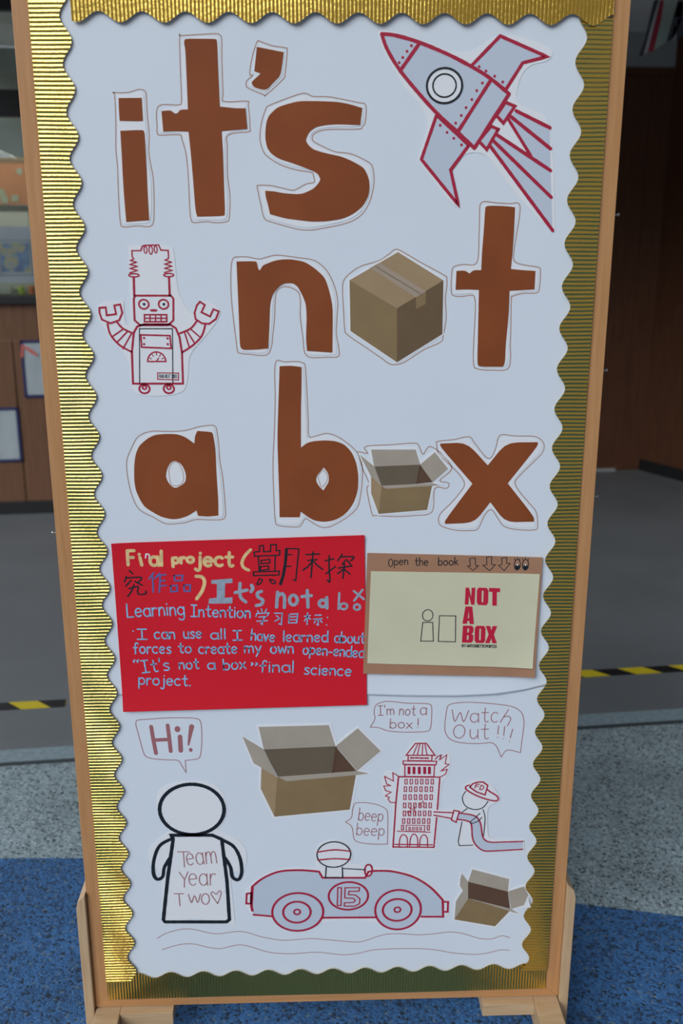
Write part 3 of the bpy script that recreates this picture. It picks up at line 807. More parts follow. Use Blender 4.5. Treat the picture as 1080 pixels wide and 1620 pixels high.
for (x, z) in ((0.4605, 1.586), (0.4605, 1.338), (0.4605, 1.120), (-0.4605, 1.065)):
    s = 1 if x > 0 else -1
    mb = MB(); mb.cyl((x-s*0.004, 0.008, z), (x+s*0.006, 0.008, z), 0.0012, 0.0012, 'steel', 10); mb.cyl((x+s*0.006, 0.008, z), (x+s*0.0085, 0.008, z), 0.0030, 0.0026, 'steel', 12)
    part(mb, 'pin', root)

# ---- white backing sheets
D_LOW, D_UP = 0.0002, 0.0010
seam = [(-0.4152,0.7633),(-0.2464,0.7604),(-0.0991,0.7592),(0.049,0.7566),(0.1406,0.7525),(0.2326,0.7509),(0.3017,0.7535),(0.3591,0.7601),(0.3933,0.7684),(0.4388,0.7789)]
low = [(-0.428, 0.112), (0.428, 0.112), (0.428, 0.78), (-0.428, 0.78)]
mb = MB(); mb.sheet(low, 'sheet', D_LOW, 0.0004)
sheet_low = tag(mb.build('backing_sheet'), 'white paper sheet lining the lower part of the board, with speech bubbles', 'paper sheet', 'white backing sheets')
def seam_z(u):
    for a, b in zip(seam, seam[1:]):
        if u <= b[0]: return a[1]+(b[1]-a[1])*(u-a[0])/(b[0]-a[0])
    return seam[-1][1]
def lift_up(u, v):
    t = (v-seam_z(u))/0.05
    return 0.0 if t > 1 else (1-t)**2*(0.0010+0.0030*max(0, min(1, (u-0.02)/0.25)*min(1, (0.375-u)/0.06)))
mb = MB()
nu, nv = 60, 40
us = [-0.428+0.856*i/nu for i in range(nu+1)]
vr = [0, .004, .010, .016, .024, .032, .042, .052] + [0.052+0.01*i for i in range(1, 3)]
F = []
for u in us:
    z0 = seam_z(u); colv = [z0+t for t in vr]; colv += [colv[-1]+(1.905-colv[-1])*k/10 for k in range(1, 11)]
    F.append([(mb.bm.verts.new((u, -D_UP-0.0004-lift_up(u, z), z)), mb.bm.verts.new((u, -D_UP-lift_up(u, z), z))) for z in colv])
k = mb.mi('sheet')
for i in range(nu):
    for j in range(len(F[0])-1):
        f = mb.bm.faces.new((F[i][j][0], F[i+1][j][0], F[i+1][j+1][0], F[i][j+1][0])); f.smooth = True
        f = mb.bm.faces.new((F[i][j][1], F[i][j+1][1], F[i+1][j+1][1], F[i+1][j][1])); f.smooth = True
    mb.bm.faces.new((F[i][0][0], F[i][0][1], F[i+1][0][1], F[i+1][0][0]))
sheet_up = tag(mb.build('backing_sheet'), 'white paper sheet behind the big brown letters, upper part of board', 'paper sheet', 'white backing sheets')
S_UP, S_LOW = D_UP+0.0004, D_LOW+0.0004        # front faces of the two sheets
EPS = 0.00012

def pen_outline(pts, parent, base, w=0.0017, mat='pen', closed=True, name='pen_outline'):
    mb = MB(); mb.ink(pts, w, mat, base+EPS, closed=closed); return part(mb, name, parent)

# ---- gold corrugated border strips (real ridges, cut in scallops along the inner edge)
def border(name, along0, along1, outer, base, amp, period, phase, sgn, horizontal, d, label, ridge, seed, amps=(0.0009, 0.00042)):
    rnd = random.Random(seed)
    L = along1-along0; n = int(L/ridge*10); cols = 9
    mb = MB(); rows = []; back = []
    waves = [(rnd.uniform(0.2, 1.0), rnd.uniform(0, 6.28), rnd.uniform(8, 60)) for _ in range(7)]
    ph = [rnd.uniform(0, 0.9)+0.35*k_ for k_ in range(cols+1)]
    for i in range(n+1):
        t = along0+L*i/n
        inner = base+amp*math.cos(2*math.pi*(t-phase)/period)
        # rounded ends of the strip
        jit = sum(a*math.sin(f*t+p) for a, p, f in waves)*0.10
        row = []
        for c_ in range(cols+1):
            s = c_/cols; w = outer+(inner-outer)*s
            a_ = (amps[0]+(amps[1]-amps[0])*i/n)*(1+0.15*math.sin(37*t+ph[c_])+0.16*jit)
            y = a_*(2*abs(math.cos(math.pi*t/ridge+jit+0.13*math.sin(21*t+ph[c_])))**0.7-1)
            y += 0.0006*math.sin(9*t+ph[c_]*0.3)
            yy = -(d+0.0019)-y
            row.append(mb.bm.verts.new((w, yy, t) if not horizontal else (t, yy, w)))
        rows.append(row)
    mb.mi('foil')
    th = Vector((0, 0.0004, 0))
    back = [[mb.bm.verts.new(v.co+th) for v in row] for row in rows]
    flip = horizontal == (base > outer)
    def quad(a, b, c, d_, sm, rev=False):
        f = mb.bm.faces.new((a, b, c, d_) if not rev else (d_, c, b, a)); f.smooth = sm
    for i in range(n):
        for c_ in range(cols):
            quad(rows[i][c_], rows[i][c_+1], rows[i+1][c_+1], rows[i+1][c_], True, flip)
            quad(back[i][c_], back[i][c_+1], back[i+1][c_+1], back[i+1][c_], True, not flip)
    V = lambda v: mb.bm.verts.new(v.co)
    for i in range(n):
        for c_ in (0, cols):
            quad(V(rows[i][c_]), V(rows[i+1][c_]), V(back[i+1][c_]), V(back[i][c_]), False)
    for i in (0, n):
        for c_ in range(cols):
            quad(V(rows[i][c_]), V(rows[i][c_+1]), V(back[i][c_+1]), V(back[i][c_]), False)
    o = mb.build(name)
    return tag(o, label, 'border strip', 'gold corrugated border strips')
border('border_strip', 0.148, 1.93, -0.434, -0.3825, 0.0078, 0.0665, 1.8339, -1, False, 0.0040, 'gold foil corrugated strip with scalloped edge beside the letter i and robot', 0.0062, 1)
border('border_strip', 0.151, 1.868, 0.434, 0.3885, -0.0078, 0.0665, 1.8085, -1, False, 0.0035, 'gold foil corrugated strip with scalloped edge beside the rocket and booklet', 0.0066, 2, (0.0008, 0.0005))
border('border_strip', -0.372, 0.433, 1.932, 1.8660, -0.0075, 0.0640, -0.3005, -1, True, 0.0062, 'gold foil corrugated strip with scalloped edge along the top above the rocket', 0.0058, 3, (0.00025, 0.00025))
border('border_strip', -0.433, 0.433, 0.1045, 0.1590, 0.0062, 0.0635, -0.309, 1, True, 0.0020, 'gold foil corrugated strip with scalloped edge along the bottom rail', 0.0056, 4, (0.0007, 0.0007))

# ---- big brown title letters
TL = 'brown cut-out title letters'
def letter(shapes, outline, label, holes=(), inner=None, open_line=True, sheet=None, base=S_UP, hole_back=None):
    pen_outline(outline, sheet or sheet_up, base)
    cut = inset(soften(outline, 0.25, 80, 1), 0.0036)
    mb = MB(); mb.sheet(cut, 'white_paper', base+0.0001, 0.0005)
    o = tag(mb.build('letter_cutout'), label, 'letter', TL)
    for i, sh in enumerate(shapes):
        mb = MB()
        mb.sheet(soften(sh), 'brown', base+0.0007, 0.0004, [soften(h) for h in holes] if i == 0 else ())
        mb.build('printed_letter', o)
    if inner:
        mb = MB(); mb.ink(inner, 0.0012, 'pen', base+0.0006+EPS, closed=True); mb.build('inner_pen_line', o)
    return o
letter([[(-0.311,1.7087),(-0.2775,1.7102),(-0.2744,1.7076),(-0.2743,1.6789),(-0.2741,1.6544),(-0.2747,1.6234),(-0.2744,1.5778),(-0.3101,1.5753),(-0.3111,1.613),(-0.3113,1.644),(-0.311,1.6747)],
        [(-0.3109,1.7551),(-0.276,1.7554),(-0.2759,1.7226),(-0.2885,1.7224),(-0.3112,1.7229),(-0.3113,1.7391)]],
       [(-0.3178,1.7626),(-0.2967,1.7629),(-0.2796,1.7673),(-0.2712,1.7653),(-0.269,1.759),(-0.2689,1.7312),(-0.2676,1.7032)]+[(-0.2696,1.6789),(-0.2674,1.6585),(-0.2648,1.6379),(-0.266,1.5921),(-0.2711,1.5698),(-0.293,1.5694),(-0.3149,1.5679),(-0.3193,1.5753),(-0.3197,1.613),(-0.3187,1.6543),(-0.3195,1.6828)]+[(-0.3179,1.7071),(-0.3165,1.7391),(-0.3166,1.7608)],
       'brown letter i at the start of the title, square dot above its stem')
letter([[(-0.2057,1.8377),(-0.1618,1.8378),(-0.1596,1.8355),(-0.1595,1.8007),(-0.1587,1.7436),(-0.1343,1.7412),(-0.1198,1.7413),(-0.118,1.712),(-0.1572,1.7085)]+[(-0.1561,1.675),(-0.1563,1.6235),(-0.156,1.5869),(-0.1587,1.5842),(-0.1993,1.5833),(-0.2018,1.5922),(-0.2036,1.638),(-0.2053,1.6749),(-0.2077,1.7078)]+[(-0.2295,1.7083),(-0.246,1.7077),(-0.2473,1.7369),(-0.2334,1.7383),(-0.2273,1.7334),(-0.223,1.7338),(-0.2192,1.739),(-0.2072,1.7394),(-0.2072,1.7789),(-0.2074,1.8237),(-0.2091,1.8314),(-0.2079,1.8362)]],
       [(-0.215,1.841),(-0.216,1.8082),(-0.2161,1.7789),(-0.2165,1.7513),(-0.2214,1.7457),(-0.2516,1.7438),(-0.2552,1.7153),(-0.2549,1.7052),(-0.2501,1.7026),(-0.2221,1.7033)]+[(-0.2183,1.6972),(-0.2128,1.6749),(-0.2109,1.6442),(-0.2105,1.5922),(-0.2093,1.5795),(-0.2051,1.5742),(-0.1853,1.5757),(-0.17,1.574),(-0.1546,1.5757),(-0.1496,1.5816),(-0.1475,1.6131),(-0.1502,1.6443),(-0.1493,1.6852),(-0.1493,1.7005),(-0.1375,1.7059),(-0.116,1.708)]+[(-0.1137,1.7127),(-0.1154,1.7457),(-0.118,1.7513),(-0.1519,1.7509),(-0.1532,1.7634),(-0.1534,1.8085),(-0.1528,1.8375),(-0.1564,1.8436),(-0.1647,1.8447),(-0.2107,1.8419)],
       'brown letter t in the top word, between the i and the apostrophe')
letter([[(-0.1007,1.8271),(-0.0608,1.82),(-0.0632,1.803),(-0.0662,1.7874),(-0.0759,1.7785),(-0.0879,1.7666),(-0.1058,1.7705),(-0.1099,1.7764),(-0.1088,1.7793),(-0.0958,1.7902),(-0.1053,1.7935)]],
       [(-0.1001,1.8339),(-0.0938,1.8339),(-0.0771,1.8286),(-0.0582,1.826),(-0.0553,1.8216),(-0.0592,1.7894),(-0.0631,1.7815),(-0.088,1.7607),(-0.0922,1.7607),(-0.1144,1.7695),(-0.1181,1.7744),(-0.1166,1.7803),(-0.108,1.7876),(-0.1123,1.7901),(-0.108,1.8126)],
       'brown apostrophe cutout above the letter s')
letter([[(-0.0551,1.7479),(-0.038,1.7519),(-0.008,1.7518),(0.0198,1.7509),(0.037,1.7482),(0.058,1.7423),(0.0547,1.7178),(0.0198,1.7191),(0.0004,1.7176),(-0.0126,1.715),(-0.0223,1.7089),(-0.0267,1.7018)]+[(-0.0289,1.6947),(-0.0236,1.6876),(-0.0172,1.6825),(0.0002,1.6774),(0.0262,1.6723),(0.0437,1.6652),(0.0612,1.6559),(0.0689,1.6404),(0.0701,1.6258),(0.068,1.6133),(0.0593,1.5985),(0.0439,1.5869),(0.0262,1.5795),(-0.0003,1.5759),(-0.0224,1.5757),(-0.0445,1.5785),(-0.0621,1.5806),(-0.0857,1.5869),(-0.0891,1.6027),(-0.0922,1.6132),(-0.0925,1.6219),(-0.0789,1.6211),(-0.0659,1.6184),(-0.037,1.6163),(-0.0176,1.6247),(-0.0088,1.6341),(-0.0066,1.6393),(-0.0109,1.6475),(-0.0217,1.6527),(-0.0478,1.6619),(-0.0715,1.6691),(-0.0833,1.6772),(-0.0885,1.6854),(-0.0908,1.6976)]+[(-0.0906,1.7077),(-0.0888,1.7218),(-0.0843,1.7318),(-0.0713,1.7429)]],
       [(-0.0165,1.7584),(-0.0251,1.7619),(-0.0336,1.7625),(-0.0507,1.7575),(-0.083,1.7458),(-0.0895,1.7398),(-0.0964,1.7197),(-0.0989,1.7016)]+[(-0.0981,1.6915),(-0.094,1.6792),(-0.0866,1.6711),(-0.0673,1.6598),(-0.0435,1.6527),(-0.0207,1.649),(-0.0175,1.6444),(-0.0164,1.6345),(-0.0285,1.632),(-0.0439,1.6241),(-0.0505,1.6226),(-0.0657,1.6257),(-0.0831,1.6294),(-0.1028,1.6298),(-0.1046,1.6257),(-0.1001,1.6027),(-0.0951,1.5816),(-0.0842,1.5753),(-0.0446,1.5647),(-0.027,1.5629),(-0.0092,1.5646),(0.0329,1.5731),(0.055,1.5838),(0.0681,1.6007),(0.0746,1.6196),(0.0771,1.6383),(0.0743,1.657),(0.0688,1.6636),(0.048,1.6738),(0.0328,1.6775),(0.0154,1.6795),(-0.0084,1.6896),(-0.0171,1.6947),(-0.0187,1.6987),(-0.017,1.7038),(-0.0083,1.7089),(0.009,1.7116),(0.0522,1.7121)]+[(0.0586,1.7162),(0.0625,1.7222),(0.0641,1.7403),(0.0617,1.7483),(0.052,1.7499),(0.0091,1.7577)],
       'big curving brown letter s ending the top word')
letter([[(-0.1403,1.5152),(-0.1108,1.5157),(-0.1081,1.5137),(-0.1061,1.5029),(-0.1037,1.5014),(-0.1008,1.5056),(-0.0989,1.5092),(-0.0802,1.5164),(-0.0653,1.5185),(-0.0504,1.5181),(-0.0319,1.5145),(-0.0152,1.5036),(-0.0004,1.49),(0.0061,1.4707),(0.0107,1.4505),(0.012,1.4356),(0.0111,1.3708),(-0.0301,1.3738),(-0.0316,1.3946),(-0.03,1.4283),(-0.0311,1.4487),(-0.0362,1.4616),(-0.0435,1.4754),(-0.0491,1.48),(-0.0547,1.4815),(-0.064,1.4811),(-0.0716,1.4782),(-0.0792,1.4709),(-0.084,1.4636),(-0.0886,1.4489),(-0.0901,1.4192),(-0.0929,1.3782),(-0.1094,1.3764),(-0.1341,1.3756),(-0.1387,1.3809),(-0.1389,1.41),(-0.1395,1.4656)]],
       [(-0.1459,1.5192),(-0.1356,1.5222),(-0.1208,1.5218),(-0.1052,1.5188),(-0.0931,1.5214),(-0.08,1.5245),(-0.0652,1.5239),(-0.043,1.5208),(-0.0207,1.5177),(-0.0077,1.5109),(0.0053,1.4972),(0.0164,1.4725),(0.0202,1.4504),(0.0192,1.4319),(0.0178,1.4019),(0.0216,1.3793),(0.021,1.3644),(0.0029,1.3632),(-0.022,1.3627),(-0.0315,1.3671),(-0.0349,1.3757),(-0.036,1.3908),(-0.0403,1.4283),(-0.0397,1.4506),(-0.0418,1.4653),(-0.0492,1.4718),(-0.0594,1.4755),(-0.0679,1.4755),(-0.0754,1.4709),(-0.0789,1.4645),(-0.0806,1.447),(-0.0819,1.4247),(-0.0852,1.3986),(-0.0875,1.3816),(-0.0934,1.3688),(-0.1059,1.3665),(-0.121,1.3685),(-0.1381,1.3701),(-0.1427,1.3743),(-0.145,1.395),(-0.1485,1.4324),(-0.1503,1.4656),(-0.1497,1.4984)],
       'brown arched letter n to the side of the closed box picture')
letter([[(0.2531,1.5983),(0.2588,1.6),(0.2857,1.5992),(0.2996,1.5975),(0.2997,1.5631),(0.2986,1.5249),(0.2975,1.5029),(0.3159,1.5011),(0.3373,1.4998),(0.3373,1.4709),(0.2969,1.4686),(0.2973,1.4305),(0.2947,1.3849),(0.2949,1.3535),(0.2918,1.3464),(0.2525,1.3466),(0.2491,1.3519),(0.2484,1.4034),(0.2473,1.4702),(0.2284,1.4711),(0.2096,1.4706),(0.2101,1.5),(0.2237,1.5007),(0.2312,1.4959),(0.2374,1.5012),(0.2498,1.5012),(0.25,1.5284),(0.2519,1.5718),(0.2522,1.594)]],
       [(0.2514,1.606),(0.2712,1.6039),(0.2927,1.6029),(0.3034,1.6039),(0.3077,1.5975),(0.3069,1.5769),(0.3021,1.5388),(0.3013,1.5196),(0.3062,1.5126),(0.3191,1.509),(0.3412,1.5055),(0.3455,1.5002),(0.3456,1.4753),(0.3416,1.4655),(0.3214,1.4646),(0.3032,1.4602),(0.3008,1.4539),(0.3023,1.4032),(0.3025,1.3794),(0.3039,1.3609),(0.2995,1.3423),(0.2733,1.3406),(0.2508,1.3429),(0.2434,1.35),(0.2421,1.3851),(0.243,1.4397),(0.2408,1.4577),(0.2361,1.4616),(0.2187,1.4599),(0.2068,1.4613),(0.2029,1.4685),(0.2029,1.4969),(0.2063,1.5066),(0.2207,1.51),(0.2424,1.5127),(0.2444,1.5545),(0.2438,1.594),(0.2453,1.6026)],
       'brown letter t after the closed box picture, under the rocket flames')
letter([[(-0.3205,1.1837),(-0.3177,1.2017),(-0.3107,1.2178),(-0.2961,1.2302),(-0.2836,1.2364),(-0.2644,1.238),(-0.247,1.2374),(-0.2333,1.2324),(-0.2189,1.2211),(-0.2171,1.235),(-0.2128,1.2425),(-0.1893,1.2405),(-0.1874,1.2366),(-0.1842,1.2115),(-0.1843,1.1752),(-0.1828,1.1256),(-0.1835,1.0959),(-0.2018,1.0942),(-0.2178,1.0958),(-0.2201,1.1052),(-0.2357,1.0954),(-0.2502,1.0909),(-0.2627,1.0901),(-0.2786,1.094),(-0.2907,1.1007),(-0.3069,1.112),(-0.3142,1.125),(-0.3203,1.1417),(-0.322,1.1582)]],
       [(-0.1889,1.2517),(-0.1976,1.2512),(-0.2117,1.2489),(-0.2293,1.244),(-0.2468,1.242),(-0.2676,1.2421),(-0.285,1.2426),(-0.3008,1.2392),(-0.3134,1.2312),(-0.3212,1.2179),(-0.3301,1.2),(-0.3332,1.1856),(-0.3323,1.1619),(-0.3278,1.1344),(-0.3202,1.1131),(-0.3101,1.1027),(-0.2928,1.0932),(-0.2773,1.0837),(-0.2649,1.0813),(-0.2416,1.0833),(-0.2217,1.0888),(-0.1985,1.0881),(-0.1788,1.0883),(-0.1718,1.0939),(-0.1712,1.1107),(-0.1725,1.1422),(-0.1743,1.1679),(-0.1778,1.1934),(-0.1787,1.2204),(-0.1813,1.2454),(-0.1846,1.2508)],
       'round brown letter a standing alone under the robot',
       holes=[[(-0.2526,1.1925),(-0.2431,1.1875),(-0.2374,1.1775),(-0.2349,1.1666),(-0.2363,1.1556),(-0.244,1.1492),(-0.2539,1.1444),(-0.2608,1.1485),(-0.2666,1.1568),(-0.2691,1.1659),(-0.2664,1.1778),(-0.2606,1.1886)]],
       inner=[(-0.263,1.1759),(-0.2563,1.1882),(-0.2475,1.1885),(-0.241,1.1757),(-0.2395,1.1593),(-0.2457,1.1502),(-0.2564,1.1488),(-0.2614,1.154)])
letter([[(-0.075,1.3491),(-0.0568,1.3499),(-0.0393,1.3475),(-0.0397,1.3148),(-0.0412,1.2784),(-0.0419,1.2127),(-0.0313,1.221),(-0.0203,1.2237),(-0.002,1.2251),(0.0163,1.2235),(0.031,1.2178),(0.0438,1.2036),(0.0513,1.1847),(0.0547,1.1618),(0.0537,1.137),(0.046,1.1139),(0.0329,1.0965),(0.0161,1.086),(-0.0027,1.0826),(-0.0195,1.085),(-0.0307,1.0913),(-0.0436,1.1016),(-0.0452,1.0915),(-0.0795,1.0918),(-0.0794,1.1286),(-0.0801,1.1668),(-0.0808,1.227),(-0.0795,1.2603),(-0.0772,1.3059)]],
       [(-0.0817,1.3541),(-0.0656,1.3558),(-0.046,1.3564),(-0.0371,1.3539),(-0.0332,1.3489),(-0.0312,1.3147),(-0.0291,1.26),(-0.0279,1.2318),(-0.0147,1.233),(-0.0001,1.2366),(0.0127,1.2341),(0.0273,1.2262),(0.0438,1.213),(0.0549,1.1997),(0.0605,1.1827),(0.0616,1.1599),(0.0589,1.1311),(0.0534,1.108),(0.0385,1.0926),(0.0179,1.0791),(0.0029,1.0728),(-0.0102,1.0735),(-0.0251,1.0825),(-0.0354,1.0884),(-0.042,1.0787),(-0.0477,1.0739),(-0.0664,1.0745),(-0.0813,1.0772),(-0.0868,1.0841),(-0.0887,1.1287),(-0.0889,1.1858),(-0.0856,1.2419),(-0.0831,1.2969)],
       'tall brown letter b beside the open box picture',
       holes=[[(-0.004,1.1785),(0.0015,1.1718),(0.0047,1.1642),(0.0045,1.1527),(-0.0046,1.1385),(-0.0116,1.1452),(-0.0171,1.1548),(-0.0156,1.1644)]],
       inner=[(-0.005,1.1738),(0.0023,1.1642),(0.0014,1.1547),(-0.007,1.1442),(-0.0116,1.1548),(-0.013,1.1634)])
letter([[(0.1917,1.2182),(0.2366,1.2195),(0.2737,1.1797),(0.3032,1.219),(0.3565,1.2192),(0.3569,1.2128),(0.309,1.1482),(0.3573,1.0885),(0.3578,1.0794),(0.308,1.0789),(0.2806,1.115),(0.2545,1.0784),(0.2044,1.0769),(0.2026,1.0816),(0.2487,1.1478),(0.1925,1.2118)]],
       [(0.1875,1.2215),(0.2143,1.2245),(0.24,1.2291),(0.2492,1.2194),(0.2659,1.1983),(0.2742,1.1917),(0.2804,1.1949),(0.2861,1.2094),(0.2925,1.2313),(0.3185,1.2298),(0.3503,1.2289),(0.3634,1.2218),(0.3681,1.212),(0.3646,1.1991),(0.3465,1.1797),(0.3283,1.1602),(0.3218,1.1488),(0.3297,1.1338),(0.3468,1.1137),(0.3607,1.0968),(0.3646,1.0732),(0.3608,1.0644),(0.3298,1.0651),(0.3068,1.0711),(0.2964,1.084),(0.2861,1.0993),(0.2796,1.1003),(0.2718,1.091),(0.2614,1.0675),(0.2485,1.0643),(0.2225,1.0652),(0.1996,1.0722),(0.1929,1.0818),(0.1958,1.0951),(0.2145,1.115),(0.2299,1.1348),(0.2353,1.1479),(0.2257,1.1644),(0.206,1.1842),(0.1897,1.2005),(0.1861,1.2167)],
       'brown letter x closing the title, above the kraft booklet')

# ---- printed cardboard boxes (flat cut-outs)
BG = 'printed cardboard box cut-outs'
def box_print(faces, cut, label, base, lines=(), grow=0.0025):
    mb = MB(); mb.sheet(inset(cut, -grow), 'white_paper', base+0.0001, 0.0005)
    o = tag(mb.build('box_picture'), label, 'box picture', BG)
    for i, (nm, pts, mat) in enumerate(faces):
        mb = MB(); mb.flat(pts, mat, base+0.00075+0.00008*i); mb.build(nm, o)
    for (pts, w, mat) in lines:
        mb = MB(); mb.ink(pts, w, mat, base+0.0016, smooth=False); mb.build('fold_line', o)
    return o
pen_outline([(0.1137,1.5336),(0.1017,1.5261),(0.09,1.5183),(0.0766,1.5131),(0.0598,1.5086),(0.0447,1.5004),(0.0304,1.4865),(0.0279,1.4692),(0.0296,1.4359),(0.0313,1.409),(0.0365,1.3989),(0.0692,1.3766),(0.0918,1.3611),(0.104,1.3524),(0.1144,1.3506),(0.1299,1.3549),(0.1607,1.3745),(0.188,1.3872),(0.192,1.3983),(0.1959,1.4253),(0.1938,1.4555),(0.1954,1.4755),(0.1949,1.4887),(0.1902,1.4936),(0.1524,1.5134),(0.132,1.5248)], sheet_up, S_UP)
box_print([('top_face', [(0.0389,1.4857),(0.1159,1.5293),(0.1895,1.4854),(0.1156,1.4415)], 'card_top'),
           ('front_face', [(0.0389,1.4857),(0.1156,1.4415),(0.117,1.3546),(0.0407,1.4056)], 'card_face'),
           ('side_face', [(0.1156,1.4415),(0.1895,1.4854),(0.1903,1.4),(0.117,1.3546)], 'card_side'),
           ('tape', [(0.0716,1.505),(0.0867,1.5131),(0.1619,1.4681),(0.146,1.4586)], 'tape_print'),
           ('tape', [(0.146,1.4581),(0.162,1.4676),(0.1616,1.4481),(0.1464,1.4403)], 'card_face')],
          [(0.0389,1.4857),(0.1159,1.5293),(0.1895,1.4854),(0.1903,1.4),(0.117,1.3546),(0.0407,1.4056)],
          'picture of a closed taped cardboard box standing for the letter o', S_UP,
          lines=[([(0.0792,1.5081),(0.1527,1.4648)], 0.0008, 'card_side')])
pen_outline([(0.0544,1.2048),(0.0701,1.2021),(0.0663,1.2137),(0.1103,1.2166),(0.1481,1.2189),(0.1561,1.2143),(0.1637,1.1997),(0.1742,1.2129),(0.1961,1.1988),(0.2127,1.1743),(0.1932,1.1539),(0.207,1.1498),(0.2088,1.1448),(0.2041,1.1399),(0.1849,1.1391),(0.1812,1.0986),(0.1507,1.0923),(0.1185,1.0909),(0.0863,1.0929),(0.0783,1.0963),(0.0693,1.1395),(0.0731,1.1494),(0.0618,1.1756),(0.0553,1.1983)], sheet_up, S_UP)
box_print([('back_flap', [(0.0758,1.2085),(0.1509,1.2079),(0.159,1.1819),(0.0811,1.1793)], 'card_light'),
           ('inside', [(0.0804,1.1793),(0.159,1.1819),(0.1528,1.1486),(0.0935,1.1452)], 'card_in'),
           ('inside', [(0.159,1.1819),(0.1808,1.151),(0.1528,1.1486)], 'card_in_deep'),
           ('side_flap', [(0.0569,1.1999),(0.0817,1.1793),(0.0941,1.1452),(0.0761,1.1618)], 'card_light'),
           ('side_flap', [(0.159,1.1823),(0.1833,1.2031),(0.2063,1.1744),(0.1808,1.151)], 'card_light'),
           ('side_face', [(0.0761,1.1624),(0.0941,1.1452),(0.0895,1.0962),(0.0764,1.1329)], 'card_top'),
           ('front_face', [(0.0941,1.1452),(0.1797,1.1458),(0.1724,1.1027),(0.0895,1.0962)], 'card_face'),
           ('front_flap', [(0.0935,1.1459),(0.1808,1.1497),(0.1927,1.1463),(0.179,1.1448),(0.1018,1.1405)], 'card_light')],
          [(0.0553,1.2016),(0.076,1.1852),(0.0742,1.2104),(0.1515,1.2098),(0.1599,1.1862),(0.1832,1.2044),(0.2079,1.1744),(0.183,1.151),(0.1943,1.147),(0.181,1.1431),(0.1737,1.1021),(0.0895,1.0949),(0.0751,1.1329),(0.0749,1.1608)],
          'picture of a small open box between the letters b and x', S_UP,
          lines=[([(0.1584,1.1806),(0.1534,1.1493)], 0.0016, 'card_in_deep')])
box_print([('back_flap', [(-0.1246,0.6944),(0.0031,0.6957),(0.015,0.6523),(-0.116,0.6482)], 'card_light'),
           ('inside', [(-0.1159,0.6485),(0.015,0.6526),(0.0079,0.5978),(-0.0921,0.5916)], 'card_in'),
           ('inside', [(0.015,0.6526),(0.0539,0.6004),(0.0079,0.5978)], 'card_in_deep'),
           ('side_flap', [(-0.1544,0.6759),(-0.1157,0.6485),(-0.0931,0.5917),(-0.1354,0.6208)], 'card_light'),
           ('side_flap', [(0.0156,0.6531),(0.0556,0.6885),(0.0978,0.6414),(0.0545,0.6009)], 'card_light'),
           ('side_face', [(-0.1214,0.6109),(-0.0926,0.5908),(-0.0993,0.5078),(-0.1237,0.5679)], 'card_top'),
           ('front_face', [(-0.0928,0.5911),(0.0529,0.5951),(0.0411,0.5197),(-0.0993,0.5078)], 'card_face'),
           ('front_flap', [(-0.0926,0.5919),(0.0539,0.601),(0.0774,0.5952),(0.0561,0.5927),(-0.0754,0.5822)], 'card_light')],
          [(-0.1557,0.6773),(-0.1192,0.6531),(-0.1259,0.6961),(0.0044,0.6971),(0.0166,0.6563),(0.0556,0.6899),(0.0993,0.6414),(0.0573,0.6015),(0.079,0.5952),(0.0548,0.5904),(0.0427,0.5181),(-0.0999,0.5057),(-0.125,0.5664),(-0.1227,0.611),(-0.1364,0.6194)],
          'picture of a large open cardboard box between the Hi and beep bubbles', S_LOW,
          lines=[([(0.0166,0.6505),(0.0097,0.5989)], 0.0030, 'card_in_deep')])
sb = box_print([('back_flap', [(0.2769,0.3835),(0.3492,0.3599),(0.348,0.3319),(0.2697,0.3558)], 'card_light'),
           ('inside', [(0.2697,0.356),(0.3476,0.3319),(0.3545,0.2916),(0.2711,0.3179)], 'card_in_deep'),
           ('side_flap', [(0.2569,0.3746),(0.2697,0.3565),(0.271,0.3191),(0.2541,0.3469),(0.2542,0.3623)], 'card_light'),
           ('side_flap', [(0.3476,0.3319),(0.3787,0.3426),(0.3883,0.3227),(0.3808,0.3005),(0.3561,0.2918)], 'card_light'),
           ('side_face', [(0.2477,0.3125),(0.2602,0.3365),(0.2715,0.3178),(0.2459,0.271)], 'card_light'),
           ('front_face', [(0.2711,0.3179),(0.3546,0.2892),(0.3262,0.253),(0.2459,0.271)], 'card_face'),
           ('front_flap', [(0.271,0.3191),(0.3554,0.2928),(0.3711,0.2807),(0.3526,0.2875)], 'card_light')],
          [(0.256,0.3765),(0.2696,0.3596),(0.276,0.3849),(0.3512,0.3604),(0.3504,0.3342),(0.3794,0.3444),(0.39,0.3227),(0.3821,0.2993),(0.3578,0.2903),(0.3726,0.2797),(0.3548,0.2841),(0.3269,0.2512),(0.2449,0.27),(0.2467,0.3125),(0.2592,0.3373),(0.2529,0.347)],
          'picture of the smallest open box, in the lower corner beside the racing car', S_LOW)
mb = MB(); mb.sheet([(0.3854,0.3237),(0.3933,0.2985),(0.3743,0.2985),(0.3807,0.3042)], 'white_paper', S_LOW+0.0062, 0.0004); mb.build('curled_corner', sb)

